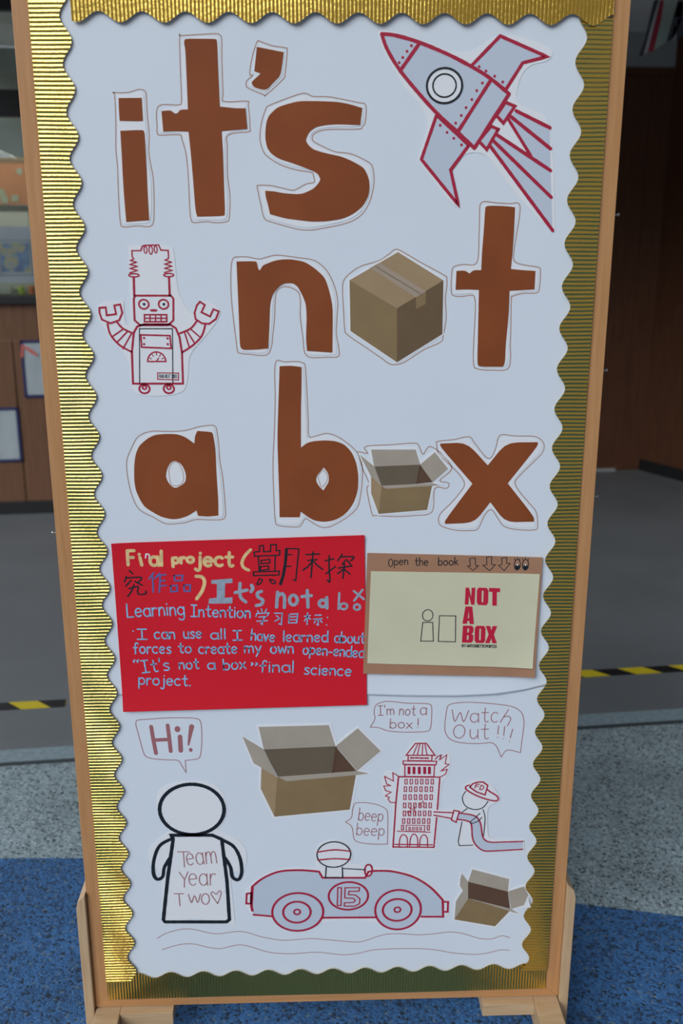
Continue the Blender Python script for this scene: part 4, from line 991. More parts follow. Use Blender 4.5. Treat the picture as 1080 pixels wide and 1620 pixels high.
# ---- rocket
def cut_paper(pts, base, name, label, cat, group='red line drawings cut from paper', th=0.0005):
    mb = MB(); mb.sheet(soften(pts, 0.25, 80, 2), 'white_paper', base+0.0002, th)
    return tag(mb.build(name), label, cat, group)
def drawing(name, parent, base, fills=(), lines=(), dots=(), up=0.0):
    mb = MB()
    for i, (p, m) in enumerate(fills): mb.flat(p, m, base+0.00075+up+0.00005*i)
    for (p, w, m, closed, sm) in lines: mb.ink(p, w, m, base+0.00100+up, closed=closed, smooth=sm, rag=0.07)
    for (p, r, m) in dots: mb.disc(p, r, r, m, base+0.00105+up)
    return mb.build(name, parent)
RM, DM, GF = 'red_marker', 'dark_marker', 'grey_fill'
rocket = cut_paper([(0.0803,1.8493),(0.0888,1.8519),(0.1453,1.8358),(0.2197,1.8134),(0.2623,1.8512),(0.346,1.8298),(0.3453,1.8096),(0.3031,1.8032),(0.29,1.7549),(0.3101,1.7423),(0.352,1.7298),(0.3653,1.5589),(0.3538,1.5647),(0.2839,1.6334),(0.2543,1.6763),(0.2245,1.6799),(0.2091,1.6688),(0.1883,1.6706),(0.2125,1.5973),(0.2014,1.5992),(0.1471,1.6631),(0.1459,1.6742),(0.1642,1.731),(0.1226,1.7686),(0.0872,1.8259)], S_UP, 'rocket_cutout', 'cut-out drawing of a grey rocket with crimson outlines in the top corner', 'rocket drawing')
flA = [(0.2942,1.7391),(0.3479,1.7149),(0.3527,1.6522),(0.3205,1.6739),(0.2828,1.7269)]; flB = [(0.2642,1.7056),(0.3205,1.6739),(0.3527,1.6522),(0.3613,1.5624),(0.2562,1.6882)]
drawing('flame', rocket, S_UP, [(flA, GF)],
        [([(0.2942,1.7391),(0.3479,1.7149)], .0045, RM, False, False), ([(0.2848,1.732),(0.3508,1.6843)], .0045, RM, False, False), ([(0.2828,1.7269),(0.3205,1.6739)], .004, RM, False, False)])
drawing('flame', rocket, S_UP, [(flB, GF)],
        [([(0.2642,1.7056),(0.3527,1.6522)], .0045, RM, False, False), ([(0.2591,1.6974),(0.3561,1.6124)], .0045, RM, False, False), ([(0.2562,1.6882),(0.3613,1.5624)], .0045, RM, False, False)], up=0.0001)
finU = [(0.2214,1.8009),(0.2651,1.844),(0.3376,1.8157),(0.3011,1.8069),(0.2766,1.7685),(0.251,1.7858)]; finL = [(0.1719,1.7326),(0.15,1.6684),(0.2098,1.6007),(0.196,1.653),(0.2233,1.6891)]
drawing('fin', rocket, S_UP, [(finU, GF)], [(finU, .0042, RM, True, False)], [(p, .0021, RM) for p in [(0.2348,1.8012),(0.2455,1.7951),(0.259,1.788),(0.2717,1.7799)]])
drawing('fin', rocket, S_UP, [(finL, GF)], [(finL, .0042, RM, True, False)], [(p, .0021, RM) for p in [(0.1779,1.7179),(0.1887,1.7078),(0.1994,1.6993),(0.2117,1.6897)]])
hullp = [(0.0864,1.8455),(0.1054,1.8441),(0.14,1.8354),(0.1829,1.8198),(0.2209,1.8024),(0.251,1.7858),(0.2822,1.7631),(0.2319,1.685),(0.2038,1.7092),(0.1746,1.7331),(0.1442,1.763),(0.1141,1.7963),(0.0951,1.8243)]
drawing('hull', rocket, S_UP+0.0003, [(hullp, GF)],
        [([(0.0864,1.8455),(0.1054,1.8441),(0.14,1.8354),(0.1829,1.8198),(0.2209,1.8024),(0.251,1.7858),(0.2822,1.7631)], .0046, RM, False, True), ([(0.2822,1.7631),(0.2319,1.685)], .0046, RM, False, False),
         ([(0.2319,1.685),(0.2038,1.7092),(0.1746,1.7331),(0.1442,1.763),(0.1141,1.7963),(0.0951,1.8243),(0.0864,1.8455)], .0046, RM, False, True),
         ([(0.1432,1.833),(0.1147,1.7946)], .0046, RM, False, False), ([(0.2526,1.7813),(0.2047,1.7074)], .0046, RM, False, False)],
        [(p, .0021, RM) for p in [(0.1313,1.8298),(0.1249,1.822),(0.1186,1.8134),(0.1132,1.8063),(0.2406,1.7783),(0.2324,1.7676),(0.2253,1.7549),(0.2168,1.7433),(0.2098,1.7322),(0.2015,1.7211)]])
for nz in ([(0.2774,1.7511),(0.292,1.7456),(0.2755,1.7213),(0.2641,1.7322)], [(0.2566,1.717),(0.2677,1.7124),(0.2512,1.683),(0.2384,1.6953)]):
    drawing('nozzle', rocket, S_UP, [(nz, GF)], [(nz, .0040, RM, True, False)], up=0.00015)
def ell(e, n=28, a0=0, a1=360):
    cx, cz, rx, rz = e
    return [(cx+rx*math.cos(R(a0+(a1-a0)*i/n)), cz+rz*math.sin(R(a0+(a1-a0)*i/n))) for i in range(n if abs(a1-a0) >= 360 else n+1)]
drawing('porthole', rocket, S_UP, [(ell((0.1829,1.7742,0.0263,0.0242)), 'white_paper')], [(ell((0.1829,1.7742,0.0269,0.0247)), .0034, DM, True, True), (ell((0.1829,1.7744,0.0177,0.0163)), .0024, DM, True, True)], up=0.0006)

# ---- robot
robot = cut_paper([(-0.3094,1.5382),(-0.2428,1.5419),(-0.2374,1.5304),(-0.236,1.4748),(-0.2262,1.448),(-0.2127,1.432),(-0.2079,1.4499),(-0.1916,1.4559),(-0.1668,1.4419),(-0.1715,1.4238),(-0.2012,1.3896),(-0.2226,1.3673),(-0.2243,1.3261),(-0.2357,1.3022),(-0.306,1.3005),(-0.3195,1.3162),(-0.3177,1.3636),(-0.3491,1.3983),(-0.3651,1.4305),(-0.3616,1.4523),(-0.3214,1.4542),(-0.3216,1.4183),(-0.3137,1.4153),(-0.3104,1.47)], S_UP, 'robot_cutout', 'cut-out drawing of a red line robot with spanner hands and wheels', 'robot drawing')
bodyp = [(-0.3144,1.3218),(-0.3132,1.3734),(-0.3084,1.4039),(-0.3026,1.4137),(-0.2915,1.4174),(-0.2502,1.4172),(-0.2407,1.411),(-0.2354,1.3968),(-0.2326,1.3711),(-0.2332,1.3214)]
drawing('body', robot, S_UP, (), [(bodyp, .0028, RM, True, False), ([(-0.3036,1.3224),(-0.299,1.4104),(-0.2462,1.4102),(-0.2496,1.3221)], .0016, DM, False, False),
        ([(-0.2974,1.4006),(-0.2507,1.3992),(-0.2497,1.3787),(-0.2971,1.3809)], .0022, RM, True, False),
        (ell((-0.274,1.3577,0.0147,0.0155), 16, 0, 180), .0019, RM, True, False), ([(-0.275,1.3577),(-0.2707,1.3633)], .0016, RM, False, False),
        ([(-0.285,1.3634),(-0.2823,1.3619)], .0013, RM, False, False), ([(-0.2807,1.3689),(-0.2789,1.3661)], .0013, RM, False, False), ([(-0.2738,1.3717),(-0.2738,1.3681)], .0013, RM, False, False), ([(-0.2674,1.3688),(-0.2694,1.3661)], .0013, RM, False, False), ([(-0.2628,1.3633),(-0.2656,1.3619)], .0013, RM, False, False)],
        [(p, .0019, RM) for p in [(-0.2923,1.3956),(-0.2547,1.3949),(-0.2929,1.3858),(-0.2549,1.3856)]])
mb = MB(); mb.ink([(-0.2735,1.3393),(-0.2396,1.3387),(-0.2405,1.3275),(-0.2741,1.3289)], .0013, RM, S_UP+.0011, closed=True, smooth=False)
write(mb, 'RAB-BOT 2003', *((-0.2711,1.3313),(-0.2428,1.3307),0.0056), .0006, DM, S_UP+.0012, wob=0); mb.build('name_plate', robot)
for cx in (405, 603):
    drawing('wheel', robot, S_UP, (), [(ell(EX('Rb2', cx, 590, 42, 36)), .0026, RM, True, True), (ell(EX('Rb2', cx, 580, 16, 14), 10), .0022, RM, True, True)])
drawing('arm', robot, S_UP, (), [([(-0.3494,1.4188),(-0.3473,1.4051),(-0.342,1.3952),(-0.331,1.3834),(-0.3138,1.3734)], .0026, RM, False, True), ([(-0.3345,1.4216),(-0.3253,1.4109),(-0.3085,1.4026)], .0026, RM, False, True),
        ([(-0.3428,1.3982),(-0.3264,1.4089)], .0020, RM, False, False), ([(-0.3366,1.3883),(-0.3187,1.4059)], .0020, RM, False, False), ([(-0.3273,1.3784),(-0.312,1.403)], .0020, RM, False, False),
        ([(-0.3608,1.4435),(-0.3506,1.4444),(-0.3499,1.4318),(-0.3347,1.4337),(-0.3368,1.4473),(-0.3273,1.4488),(-0.3248,1.4356),(-0.3304,1.424),(-0.3444,1.4192),(-0.3578,1.425),(-0.361,1.4357)], .0025, RM, True, False)])
drawing('arm', robot, S_UP, (), [([(-0.193,1.4172),(-0.1997,1.3986),(-0.2142,1.3839),(-0.2321,1.3723)], .0026, RM, False, True), ([(-0.2067,1.4222),(-0.217,1.4105),(-0.2347,1.4027)], .0026, RM, False, True),
        ([(-0.2037,1.3977),(-0.217,1.4095)], .0020, RM, False, False), ([(-0.212,1.3878),(-0.2231,1.4066)], .0020, RM, False, False), ([(-0.2203,1.3799),(-0.2271,1.4046)], .0020, RM, False, False),
        ([(-0.2005,1.4527),(-0.1929,1.4478),(-0.1986,1.4362),(-0.1851,1.4294),(-0.1794,1.441),(-0.171,1.4375),(-0.176,1.4254),(-0.1871,1.4177),(-0.1989,1.4187),(-0.2085,1.4255),(-0.2097,1.4353),(-0.2057,1.4469)], .0025, RM, True, False)])
drawing('head', robot, S_UP, (), [([(-0.3027,1.4626),(-0.2461,1.4624),(-0.2424,1.4576),(-0.244,1.4237),(-0.2523,1.4159),(-0.2975,1.4161),(-0.3059,1.4239),(-0.3053,1.4578)], .0026, RM, True, False),
        (ell((-0.2898,1.449,0.0078,0.0073)), .0023, RM, True, True), (ell((-0.2585,1.4489,0.0078,0.0073)), .0023, RM, True, True),
        ([(-0.2897,1.4326),(-0.2544,1.4325),(-0.2549,1.4214),(-0.2903,1.4215)], .0021, RM, True, False), ([(-0.29,1.427),(-0.2547,1.4269)], .0018, RM, False, False),
        ([(-0.2809,1.4326),(-0.2815,1.4215)], .0018, RM, False, False), ([(-0.2721,1.4326),(-0.2726,1.4215)], .0018, RM, False, False), ([(-0.2632,1.4325),(-0.2638,1.4214)], .0018, RM, False, False), ([(-0.2786,1.4394),(-0.2707,1.4393)], .0030, RM, False, False)],
        [(p, .0022, DM) for p in [(-0.2894,1.4491),(-0.2581,1.449)]])
zig = lambda cx, r, ys: [(cx+(r if i % 2 else -r), y) for i, y in enumerate(ys)]
drawing('antenna', robot, S_UP, (), [([(-0.3042,1.4626),(-0.3034,1.4913)], .0030, RM, False, False), (ell((-0.3028,1.4941,0.0081,0.0025), 14), .0018, RM, True, True),
        ([(-0.3094,1.4979),(-0.2966,1.5017),(-0.309,1.5046),(-0.2966,1.5079),(-0.3086,1.5108),(-0.2974,1.5144),(-0.3073,1.5168),(-0.3017,1.5196),(-0.304,1.5234)], .0016, RM, False, False)])
drawing('antenna', robot, S_UP, (), [([(-0.248,1.4624),(-0.2478,1.4912)], .0030, RM, False, False), (ell((-0.2481,1.4944,0.0078,0.0025), 14), .0018, RM, True, True),
        ([(-0.2545,1.4984),(-0.2419,1.5016),(-0.2541,1.5048),(-0.242,1.5082),(-0.2538,1.5113),(-0.2426,1.5143),(-0.2528,1.5173),(-0.2472,1.52),(-0.247,1.5233)], .0016, RM, False, False)])
drawing('coil', robot, S_UP, (), [([(-0.304,1.5225),(-0.3039,1.5319),(-0.29,1.5318),(-0.2875,1.5384),(-0.2838,1.5399),(-0.2616,1.5406),(-0.2585,1.5328),(-0.247,1.5322),(-0.2471,1.5224)], .0018, RM, False, False),
        (ell((-0.2826,1.5332,0.0023,0.0052), 14), .0015, RM, True, True), (ell((-0.2744,1.5328,0.0027,0.0063), 14), .0015, RM, True, True), (ell((-0.2666,1.5336,0.0023,0.0052), 14), .0015, RM, True, True)])

# ---- red card with the learning intention
q = [(-0.3665,1.0492),(0.0654,1.0593),(0.072,0.7373),(-0.3654,0.7324)]
RC = 0.0034
def lift_red(u, v):
    cu = (u-q[3][0])/(q[2][0]-q[3][0]); cv = (v-q[3][1])/(q[0][1]-q[3][1])
    return 0.0042*max(0, 1-cv/0.22)**2*(1-0.5*cu)+0.0025*max(0, 1-cu/0.12)**2*max(0, cv)**2+0.0012*max(0, (cv-0.9)/0.1)**2
card_root = MB(); card_root.grid_sheet(q, 'red_card', RC, 0.0006, lift_red, 34, 26)
card = tag(card_root.build('red_card'), 'red card with painted bilingual project title and learning intention', 'card')
DR = RC+0.0006+0.00025
def words(name, lst, w, mat, parent, d, lift):
    mb = MB()
    for (t, a) in lst: write(mb, t, *a, w, mat, d, lift)
    return mb.build(name, parent)
words('title_writing', [('F', ((-0.3413,1.0101),(-0.3292,1.01),0.0257)), ('i', ((-0.3189,1.0091),(-0.316,1.0096),0.0233)), ('al', ((-0.3028,1.008),(-0.2823,1.0078),0.0262)), ('pro', ((-0.2645,1.0116),(-0.2282,1.0128),0.0163)), ('ject', ((-0.2244,1.0071),(-0.1613,1.0049),0.0262))], .0058, 'cream_paint', card, DR, lift_red)['label'] = 'cream painted title words'
mb = MB()
mb.ink([(-0.1303,1.0346),(-0.1399,1.0242),(-0.1456,1.0113),(-0.1427,1.0023),(-0.1344,0.9975)], .0055, 'cream_paint', DR, lift=lift_red); mb.build('bracket', card); mb = MB()
mb.ink([(-0.2252,0.9875),(-0.2153,0.9857),(-0.2112,0.9766),(-0.2156,0.9612),(-0.2258,0.9458)], .0062, 'cream_paint', DR, lift=lift_red); mb.build('bracket', card)
words('inserted_letter', [('n', ((-0.3107,1.0217),(-0.3037,1.0207),0.0128))], .0022, 'white_paper', card, DR+.0001, lift_red)
def strokes(mb, lst, w, mat, d, lift, sm=True):
    for s in lst: mb.ink(s, w, mat, d, closed=len(s) >= 20, smooth=sm and len(s) > 2, lift=lift)
mb = MB()
strokes(mb, [[(-0.1145,1.0321),(-0.1151,1.0414),(-0.108,1.0425),(-0.1079,1.0308),(-0.0959,1.0314),(-0.0956,1.0435),(-0.0859,1.0439),(-0.0865,1.0329),(-0.0799,1.0328),(-0.0807,1.0242),(-0.1236,1.0228),(-0.1243,1.0303),(-0.1145,1.0316)],
             [(-0.1174,1.0223),(-0.1162,0.9944)], [(-0.088,1.0236),(-0.0894,0.9965)], [(-0.112,1.0151),(-0.098,1.0166),(-0.0976,1.0107),(-0.1132,1.009),(-0.1126,1.0152)], [(-0.1133,1.0039),(-0.1,1.0049),(-0.0997,0.9985),(-0.1146,0.9968),(-0.1138,1.0039)],
             [(-0.126,0.9941),(-0.0819,0.9952),(-0.0825,0.9881),(-0.1267,0.9875),(-0.126,0.9941)]], .0024, DM, DR, lift_red, False)
strokes(mb, [[(-0.1161,0.9814),(-0.1112,0.979),(-0.1163,0.9719),(-0.1208,0.9719),(-0.1161,0.9814)], [(-0.0987,0.98),(-0.0911,0.978),(-0.089,0.9732),(-0.095,0.9728),(-0.0987,0.98)]], .0024, DM, DR, lift_red)
mb.build('chinese_character', card); mb = MB()
mb.ink([(-0.0688,1.035),(-0.0704,1.0151),(-0.0746,0.9892),(-0.0801,0.9714)], .0052, DM, DR, lift=lift_red)
strokes(mb, [[(-0.0688,1.0362),(-0.0473,1.0355),(-0.0536,0.9766)], [(-0.0536,0.977),(-0.058,0.9795)], [(-0.0685,1.025),(-0.0596,1.0249)], [(-0.0699,1.0038),(-0.0617,1.0037)]], .0024, DM, DR, lift_red, False)
mb.build('chinese_character', card); mb = MB()
strokes(mb, [[(-0.0356,1.0246),(-0.0118,1.0257)], [(-0.0319,1.0142),(-0.0163,1.0154)], [(-0.0229,1.0298),(-0.0246,1.0099),(-0.0271,0.9827)], [(-0.0246,1.0127),(-0.032,1.0029),(-0.041,0.9964)], [(-0.023,1.0127),(-0.0153,1.0046),(-0.0068,0.9974)],
], .0027, DM, DR, lift_red)
mb.build('chinese_character', card); mb = MB()
strokes(mb, [[(-0.0023,1.0131),(0.0127,1.0165)], [(0.0049,1.0225),(0.0044,1.0001),(0.0058,0.9751),(0.0014,0.9775)], [(-0.0008,0.9895),(0.0155,1.0023)],
             [(0.0272,1.0246),(0.0194,1.0129)], [(0.0261,1.0199),(0.0473,1.0196),(0.0417,1.0126)], [(0.0339,1.0151),(0.0272,1.0057)], [(0.0361,1.0134),(0.044,1.002)],
             [(0.0205,0.9994),(0.0406,1.0025)], [(0.0312,1.0068),(0.0283,0.9803)], [(0.0294,0.9974),(0.0193,0.9892)], [(0.0305,0.9974),(0.0406,0.9882)],
], .0027, DM, DR, lift_red)
mb.build('chinese_character', card); mb = MB()
strokes(mb, [[(-0.3393,0.9995),(-0.3335,0.9936)], [(-0.3448,0.989),(-0.3487,0.9789)], [(-0.3439,0.9859),(-0.3195,0.9863),(-0.3267,0.9762)], [(-0.3375,0.9811),(-0.347,0.9712)], [(-0.331,0.9793),(-0.3187,0.9721)],
             [(-0.3417,0.9664),(-0.326,0.9698),(-0.3276,0.9603),(-0.3246,0.9555),(-0.3139,0.9561),(-0.3131,0.9613)], [(-0.3329,0.973),(-0.3376,0.9616),(-0.3448,0.9517)]], .0027, DM, DR, lift_red)
mb.build('chinese_character', card)
mb = MB()
strokes(mb, [[(-0.2976,0.9948),(-0.3064,0.9838)], [(-0.3001,0.9884),(-0.3003,0.9592)], [(-0.2875,0.9937),(-0.2959,0.9844)], [(-0.2928,0.989),(-0.2772,0.9912)], [(-0.2868,0.9894),(-0.2899,0.9591)], [(-0.2877,0.9795),(-0.2788,0.9803)], [(-0.2887,0.97),(-0.2775,0.9715)],
             [(-0.2629,0.9891),(-0.2484,0.9894),(-0.2495,0.98),(-0.2622,0.9797),(-0.2629,0.9891)], [(-0.27,0.9703),(-0.2592,0.9713),(-0.2586,0.9606),(-0.2698,0.9595),(-0.27,0.9703)], [(-0.247,0.9712),(-0.2359,0.9717),(-0.237,0.9603),(-0.2468,0.96),(-0.247,0.9712)]], .0030, 'indigo_paint', DR, lift_red, False)
mb.build('indigo_writing', card)['label'] = 'indigo painted Chinese characters'
mb = MB()
mb.flat([(-0.1993,0.9801),(-0.1631,0.9827),(-0.1629,0.9741),(-0.1756,0.9738),(-0.1772,0.9471),(-0.1637,0.9479),(-0.1645,0.9363),(-0.206,0.9364),(-0.2045,0.946),(-0.1911,0.9473),(-0.1902,0.9728),(-0.1999,0.9737)], 'silver_paint', DR, lift_red)
strokes(mb, [[(-0.15,0.9735),(-0.1502,0.9496),(-0.1409,0.9387)], [(-0.159,0.9564),(-0.138,0.9609)], [(-0.1302,0.9697),(-0.1281,0.9642),(-0.1314,0.9577)], [(-0.1133,0.9582),(-0.1201,0.9552),(-0.1196,0.948),(-0.1114,0.9419),(-0.1138,0.9342),(-0.1229,0.9319)],
             [(-0.0853,0.9564),(-0.0876,0.9283)], [(-0.0859,0.9475),(-0.0786,0.9535),(-0.0737,0.9474),(-0.0741,0.9274)], ell((-0.058,0.9412,0.0067,0.0091)), [(-0.0336,0.9589),(-0.0327,0.9275)], [(-0.0431,0.9475),(-0.0265,0.9492)],
             ell((-0.0067,0.9344,0.0063,0.0063)), [(0.0001,0.9452),(0.0005,0.9254)]], .0060, 'silver_paint', DR, lift_red)
strokes(mb, [[(0.0222,0.9533),(0.0208,0.9232)], ell((0.0299,0.9284,0.0061,0.0055)), ell((0.0533,0.9266,0.0054,0.0051)), [(0.0475,0.9566),(0.0652,0.9414)], [(0.0628,0.9588),(0.048,0.9385)]], 0.0042, 'silver_paint', DR, lift_red)
mb.build('silver_writing', card)['label'] = 'silver painted title words'
mb = MB()
for t, a in [('Learning', ((-0.3478,0.9131),(-0.2486,0.9164),0.0249)), ('Intention', ((-0.2371,0.9133),(-0.1339,0.9089),0.0214)),
             ('*', ((-0.3403,0.8723),(-0.338,0.8723),0.0192)), ('I', ((-0.3326,0.871),(-0.316,0.8707),0.0192)), ('can', ((-0.3026,0.8717),(-0.2672,0.8712),0.0204)), ('use', ((-0.2516,0.8722),(-0.2205,0.8717),0.0204)), ('all', ((-0.2039,0.8697),(-0.1783,0.8699),0.0192)), ('I', ((-0.1651,0.8667),(-0.1495,0.867),0.018)), ('have', ((-0.1338,0.8674),(-0.0926,0.8632),0.0205)), ('learned', ((-0.077,0.8635),(0.0014,0.8611),0.0206)), ('about', ((0.0138,0.8597),(0.0666,0.8577),0.0207)),
             ('forces', ((-0.3408,0.8445),(-0.2752,0.8435),0.0206)), ('to', ((-0.2618,0.8445),(-0.2395,0.8441),0.0194)), ('create', ((-0.2261,0.8427),(-0.1591,0.8417),0.0206)), ('my', ((-0.1457,0.8427),(-0.1165,0.8429),0.0206)), ('own', ((-0.0998,0.8414),(-0.0594,0.8408),0.0207)), ('open-ended', ((-0.0425,0.8387),(0.0657,0.8302),0.0207)),
             ('“', ((-0.3433,0.8103),(-0.3316,0.8102),0.0208)), ("It's", ((-0.3273,0.8064),(-0.2789,0.8118),0.0232)), ('not', ((-0.2621,0.8127),(-0.2273,0.8134),0.0196)), ('a', ((-0.2117,0.8119),(-0.1988,0.8117),0.0196)), ('box', ((-0.1837,0.8102),(-0.1443,0.8121),0.0209)), ('”', ((-0.1366,0.8021),(-0.1226,0.8018),0.021)), ('final', ((-0.1196,0.8055),(-0.0599,0.8033),0.0221)), ('science', ((-0.0407,0.7993),(0.0432,0.7948),0.021)),
             ('project.', ((-0.3353,0.7843),(-0.2433,0.7803),0.021))]:
    write(mb, t, *a, .0026, 'blue_paint', DR, lift_red)
strokes(mb, [[(-0.1208,0.9224),(-0.1193,0.919)], [(-0.114,0.9257),(-0.113,0.9204)], [(-0.105,0.9251),(-0.108,0.9193)], [(-0.124,0.9113),(-0.1225,0.9169),(-0.1013,0.9178),(-0.1037,0.9125)], [(-0.1189,0.9103),(-0.1064,0.9111),(-0.1129,0.9053)], [(-0.1129,0.9058),(-0.1131,0.896),(-0.1162,0.898)], [(-0.1224,0.9025),(-0.1039,0.9032)],
             [(-0.0916,0.9172),(-0.0778,0.917),(-0.08,0.8956),(-0.0841,0.8971)], [(-0.0883,0.9123),(-0.0843,0.9093)], [(-0.0912,0.9021),(-0.0828,0.9068)],
             [(-0.0657,0.9149),(-0.0668,0.8983),(-0.0528,0.8986),(-0.0507,0.9156),(-0.0657,0.9149)], [(-0.0658,0.9095),(-0.0526,0.9103)], [(-0.0663,0.9042),(-0.0531,0.9045)],
             [(-0.0393,0.9106),(-0.0284,0.9119)], [(-0.0335,0.9173),(-0.0346,0.8949)], [(-0.0341,0.9096),(-0.0393,0.9018)], [(-0.0329,0.9091),(-0.0284,0.9046)],
             [(-0.0204,0.9123),(-0.0096,0.9126)], [(-0.0232,0.905),(-0.0078,0.9058)], [(-0.015,0.9054),(-0.0151,0.8937),(-0.0178,0.8952)], [(-0.0194,0.902),(-0.0224,0.8977)], [(-0.011,0.9024),(-0.0083,0.8985)],
             [(0.0013,0.9081),(0.0018,0.9073)], [(-0.0006,0.8939),(-0.0001,0.8932)]], .0022, 'blue_paint', DR, lift_red, False)
mb.build('body_writing', card)['label'] = 'pale blue painted sentences'

# ---- kraft booklet
BK = 0.0044
qk = [(0.0706,1.0267),(0.3754,1.0155),(0.3732,0.7891),(0.0646,0.8003)]
def lift_k(u, v):
    cu = (u-qk[3][0])/(qk[2][0]-qk[3][0]); cv = (v-qk[3][1])/(qk[0][1]-qk[3][1])
    return 0.004*max(0, (cu-0.8)/0.2)**2*(0.4+0.6*max(0, 1-cv))+0.002*max(0, 1-cv/0.2)**2
mb = MB(); mb.grid_sheet(qk, 'kraft', BK, 0.0012, lift_k, 30, 22)
book = tag(mb.build('booklet'), 'kraft booklet with a cream cover page pinned beside the red card', 'booklet')
qc = [(0.0769,0.9938),(0.3719,0.9853),(0.3681,0.8075),(0.072,0.8201)]
def lift_c(u, v):
    cu = (u-qc[3][0])/(qc[2][0]-qc[3][0]); cv = (v-qc[3][1])/(qc[0][1]-qc[3][1])
    return lift_k(u, v)+0.0003*math.sin(3*cu*math.pi)**2+0.0016*max(0, (0.2-cv)/0.2)*cu+0.0006*math.sin(9*cu+5*cv)**2
mb = MB(); mb.grid_sheet(qc, 'cream_page', BK+0.0014, 0.0004, lift_c, 30, 22); cover = mb.build('cover_page', book)
DK, DC = BK+0.0012+0.0003, BK+0.0018+0.0004
words('open_writing', [('O', ((0.1074,1.0018),(0.1148,1.0018),0.0135)), ('pen', ((0.1172,1.0043),(0.1411,1.0047),0.0142)), ('the', ((0.1533,1.0029),(0.176,1.0033),0.0148)), ('book', ((0.1938,1.0031),(0.2282,1.0033),0.0142))], .0015, DM, book, DK, lift_k)
mb = MB()
for a in ([(0.2481,1.015),(0.2579,1.0156),(0.259,1.002),(0.264,1.0013),(0.2551,0.9926),(0.2449,1.0008),(0.2498,1.0014)], [(0.2775,1.0173),(0.2867,1.0178),(0.2867,1.0036),(0.2935,1.0028),(0.2841,0.9919),(0.2719,1.0018),(0.2787,1.003)], [(0.304,1.015),(0.3132,1.0156),(0.3131,1.0052),(0.3192,1.0051),(0.3097,0.9919),(0.2991,1.0015),(0.3052,1.0034)]):
    mb.ink(a, .0013, DM, DK, closed=True, smooth=False, lift=lift_k)
mb.build('drawn_arrows', book)
mb = MB()
for cx in (889, 935):
    mb.ink(ell(EX('BK', cx, 113, 17, 30)), .0016, DM, DK, closed=True, lift=lift_k)
    ec = EX('BK', cx, 126, 13, 15); mb.disc(ec[:2], ec[2], ec[3], DM, DK, lift_k)
    ec = EX('BK', cx, 114, 5, 5); mb.disc(ec[:2], ec[2], ec[3], 'white_paper', DK+.0001, lift_k)
for s_ in ([(0.3276,1.0109),(0.3262,1.0148)], [(0.3312,1.0124),(0.331,1.016)], [(0.335,1.0108),(0.3361,1.014)], [(0.3418,1.0107),(0.3404,1.0139)], [(0.3457,1.0123),(0.3458,1.0158)], [(0.3498,1.0106),(0.3512,1.0138)]): mb.ink(s_, .0013, DM, DK, lift=lift_k)
mb.build('drawn_eyes', book)
# heavy condensed title capitals
HV = {'N': [[(0, 0), (0, 1), (.34, 1), (.62, .45), (.62, 1), (1, 1), (1, 0), (.66, 0), (.38, .55), (.38, 0)]],
      'O': [[(.15, 0), (0, .14), (0, .86), (.15, 1), (.85, 1), (1, .86), (1, .14), (.85, 0)], [(.46, .15), (.54, .15), (.58, .2), (.58, .80), (.54, .85), (.46, .85), (.42, .80), (.42, .2)]],
      'T': [[(.3, 0), (.3, .78), (0, .78), (0, 1), (1, 1), (1, .78), (.7, .78), (.7, 0)]],
      'A': [[(0, 0), (.20, 1), (.80, 1), (1, 0), (.62, 0), (.59, .17), (.41, .17), (.38, 0)], [(.44, .33), (.56, .33), (.5, .80)]],
      'B': [[(0, 0), (0, 1), (.8, 1), (.97, .88), (.97, .62), (.82, .53), (1, .44), (1, .12), (.85, 0)], [(.42, .17), (.58, .17), (.58, .43), (.42, .43)], [(.42, .60), (.57, .60), (.57, .84), (.42, .84)]],
      'X': [[(0, 0), (.28, .5), (.02, 1), (.40, 1), (.5, .74), (.60, 1), (.98, 1), (.72, .5), (1, 0), (.62, 0), (.5, .28), (.38, 0)]]}
def heavy(mb, ch, p, d):
    """p: bottom-left, bottom-right, top-left in board metres"""
    (ax, az), (bx, bz), (cx, cz) = p
    loops = [[(ax+(bx-ax)*s+(cx-ax)*t, az+(bz-az)*s+(cz-az)*t) for s, t in lp] for lp in HV[ch]]
    mb.sheet(loops[0], 'title_red', d-0.0001, 0.0002, loops[1:], lift_c)
mb = MB()
for ch, p in (('N', [(0.2424,0.9298),(0.2596,0.9292),(0.2429,0.9614)]), ('O', [(0.2636,0.9288),(0.2836,0.9279),(0.263,0.9612)]), ('T', [(0.2855,0.9275),(0.3049,0.9266),(0.2841,0.9606)]),
              ('A', [(0.2396,0.8938),(0.26,0.8928),(0.2397,0.9265)]), ('B', [(0.2399,0.8574),(0.2594,0.8567),(0.2407,0.8901)]), ('O', [(0.2623,0.8567),(0.2812,0.8561),(0.262,0.8894)]), ('X', [(0.2812,0.8561),(0.3024,0.8554),(0.2808,0.8888)])):
    heavy(mb, ch, p, DC)
mb.build('title_print', cover)
words('author_print', [('BY', ((0.2399,0.8492),(0.2474,0.8489),0.0047)), ('ANTOINETTE', ((0.249,0.8487),(0.2806,0.8478),0.0048)), ('PORTIS', ((0.2825,0.8476),(0.3018,0.8471),0.0048))], .0011, DM, cover, DC, lift_c)
mb = MB(); mb.ink([(0.1985,0.9094),(0.2272,0.9087),(0.2282,0.8592),(0.1977,0.8604)], .0015, DM, DC, closed=True, smooth=False, lift=lift_c); mb.build('box_drawing', cover)
mb = MB()
mb.ink(ell((0.1777,0.9103,0.0093,0.0106)), .0015, DM, DC, closed=True, lift=lift_c)
mb.ink([(0.1692,0.8971),(0.1867,0.8969),(0.1889,0.8612),(0.1663,0.8615)], .0015, DM, DC, closed=True, smooth=False, lift=lift_c); mb.build('plain_figure_drawing', cover)

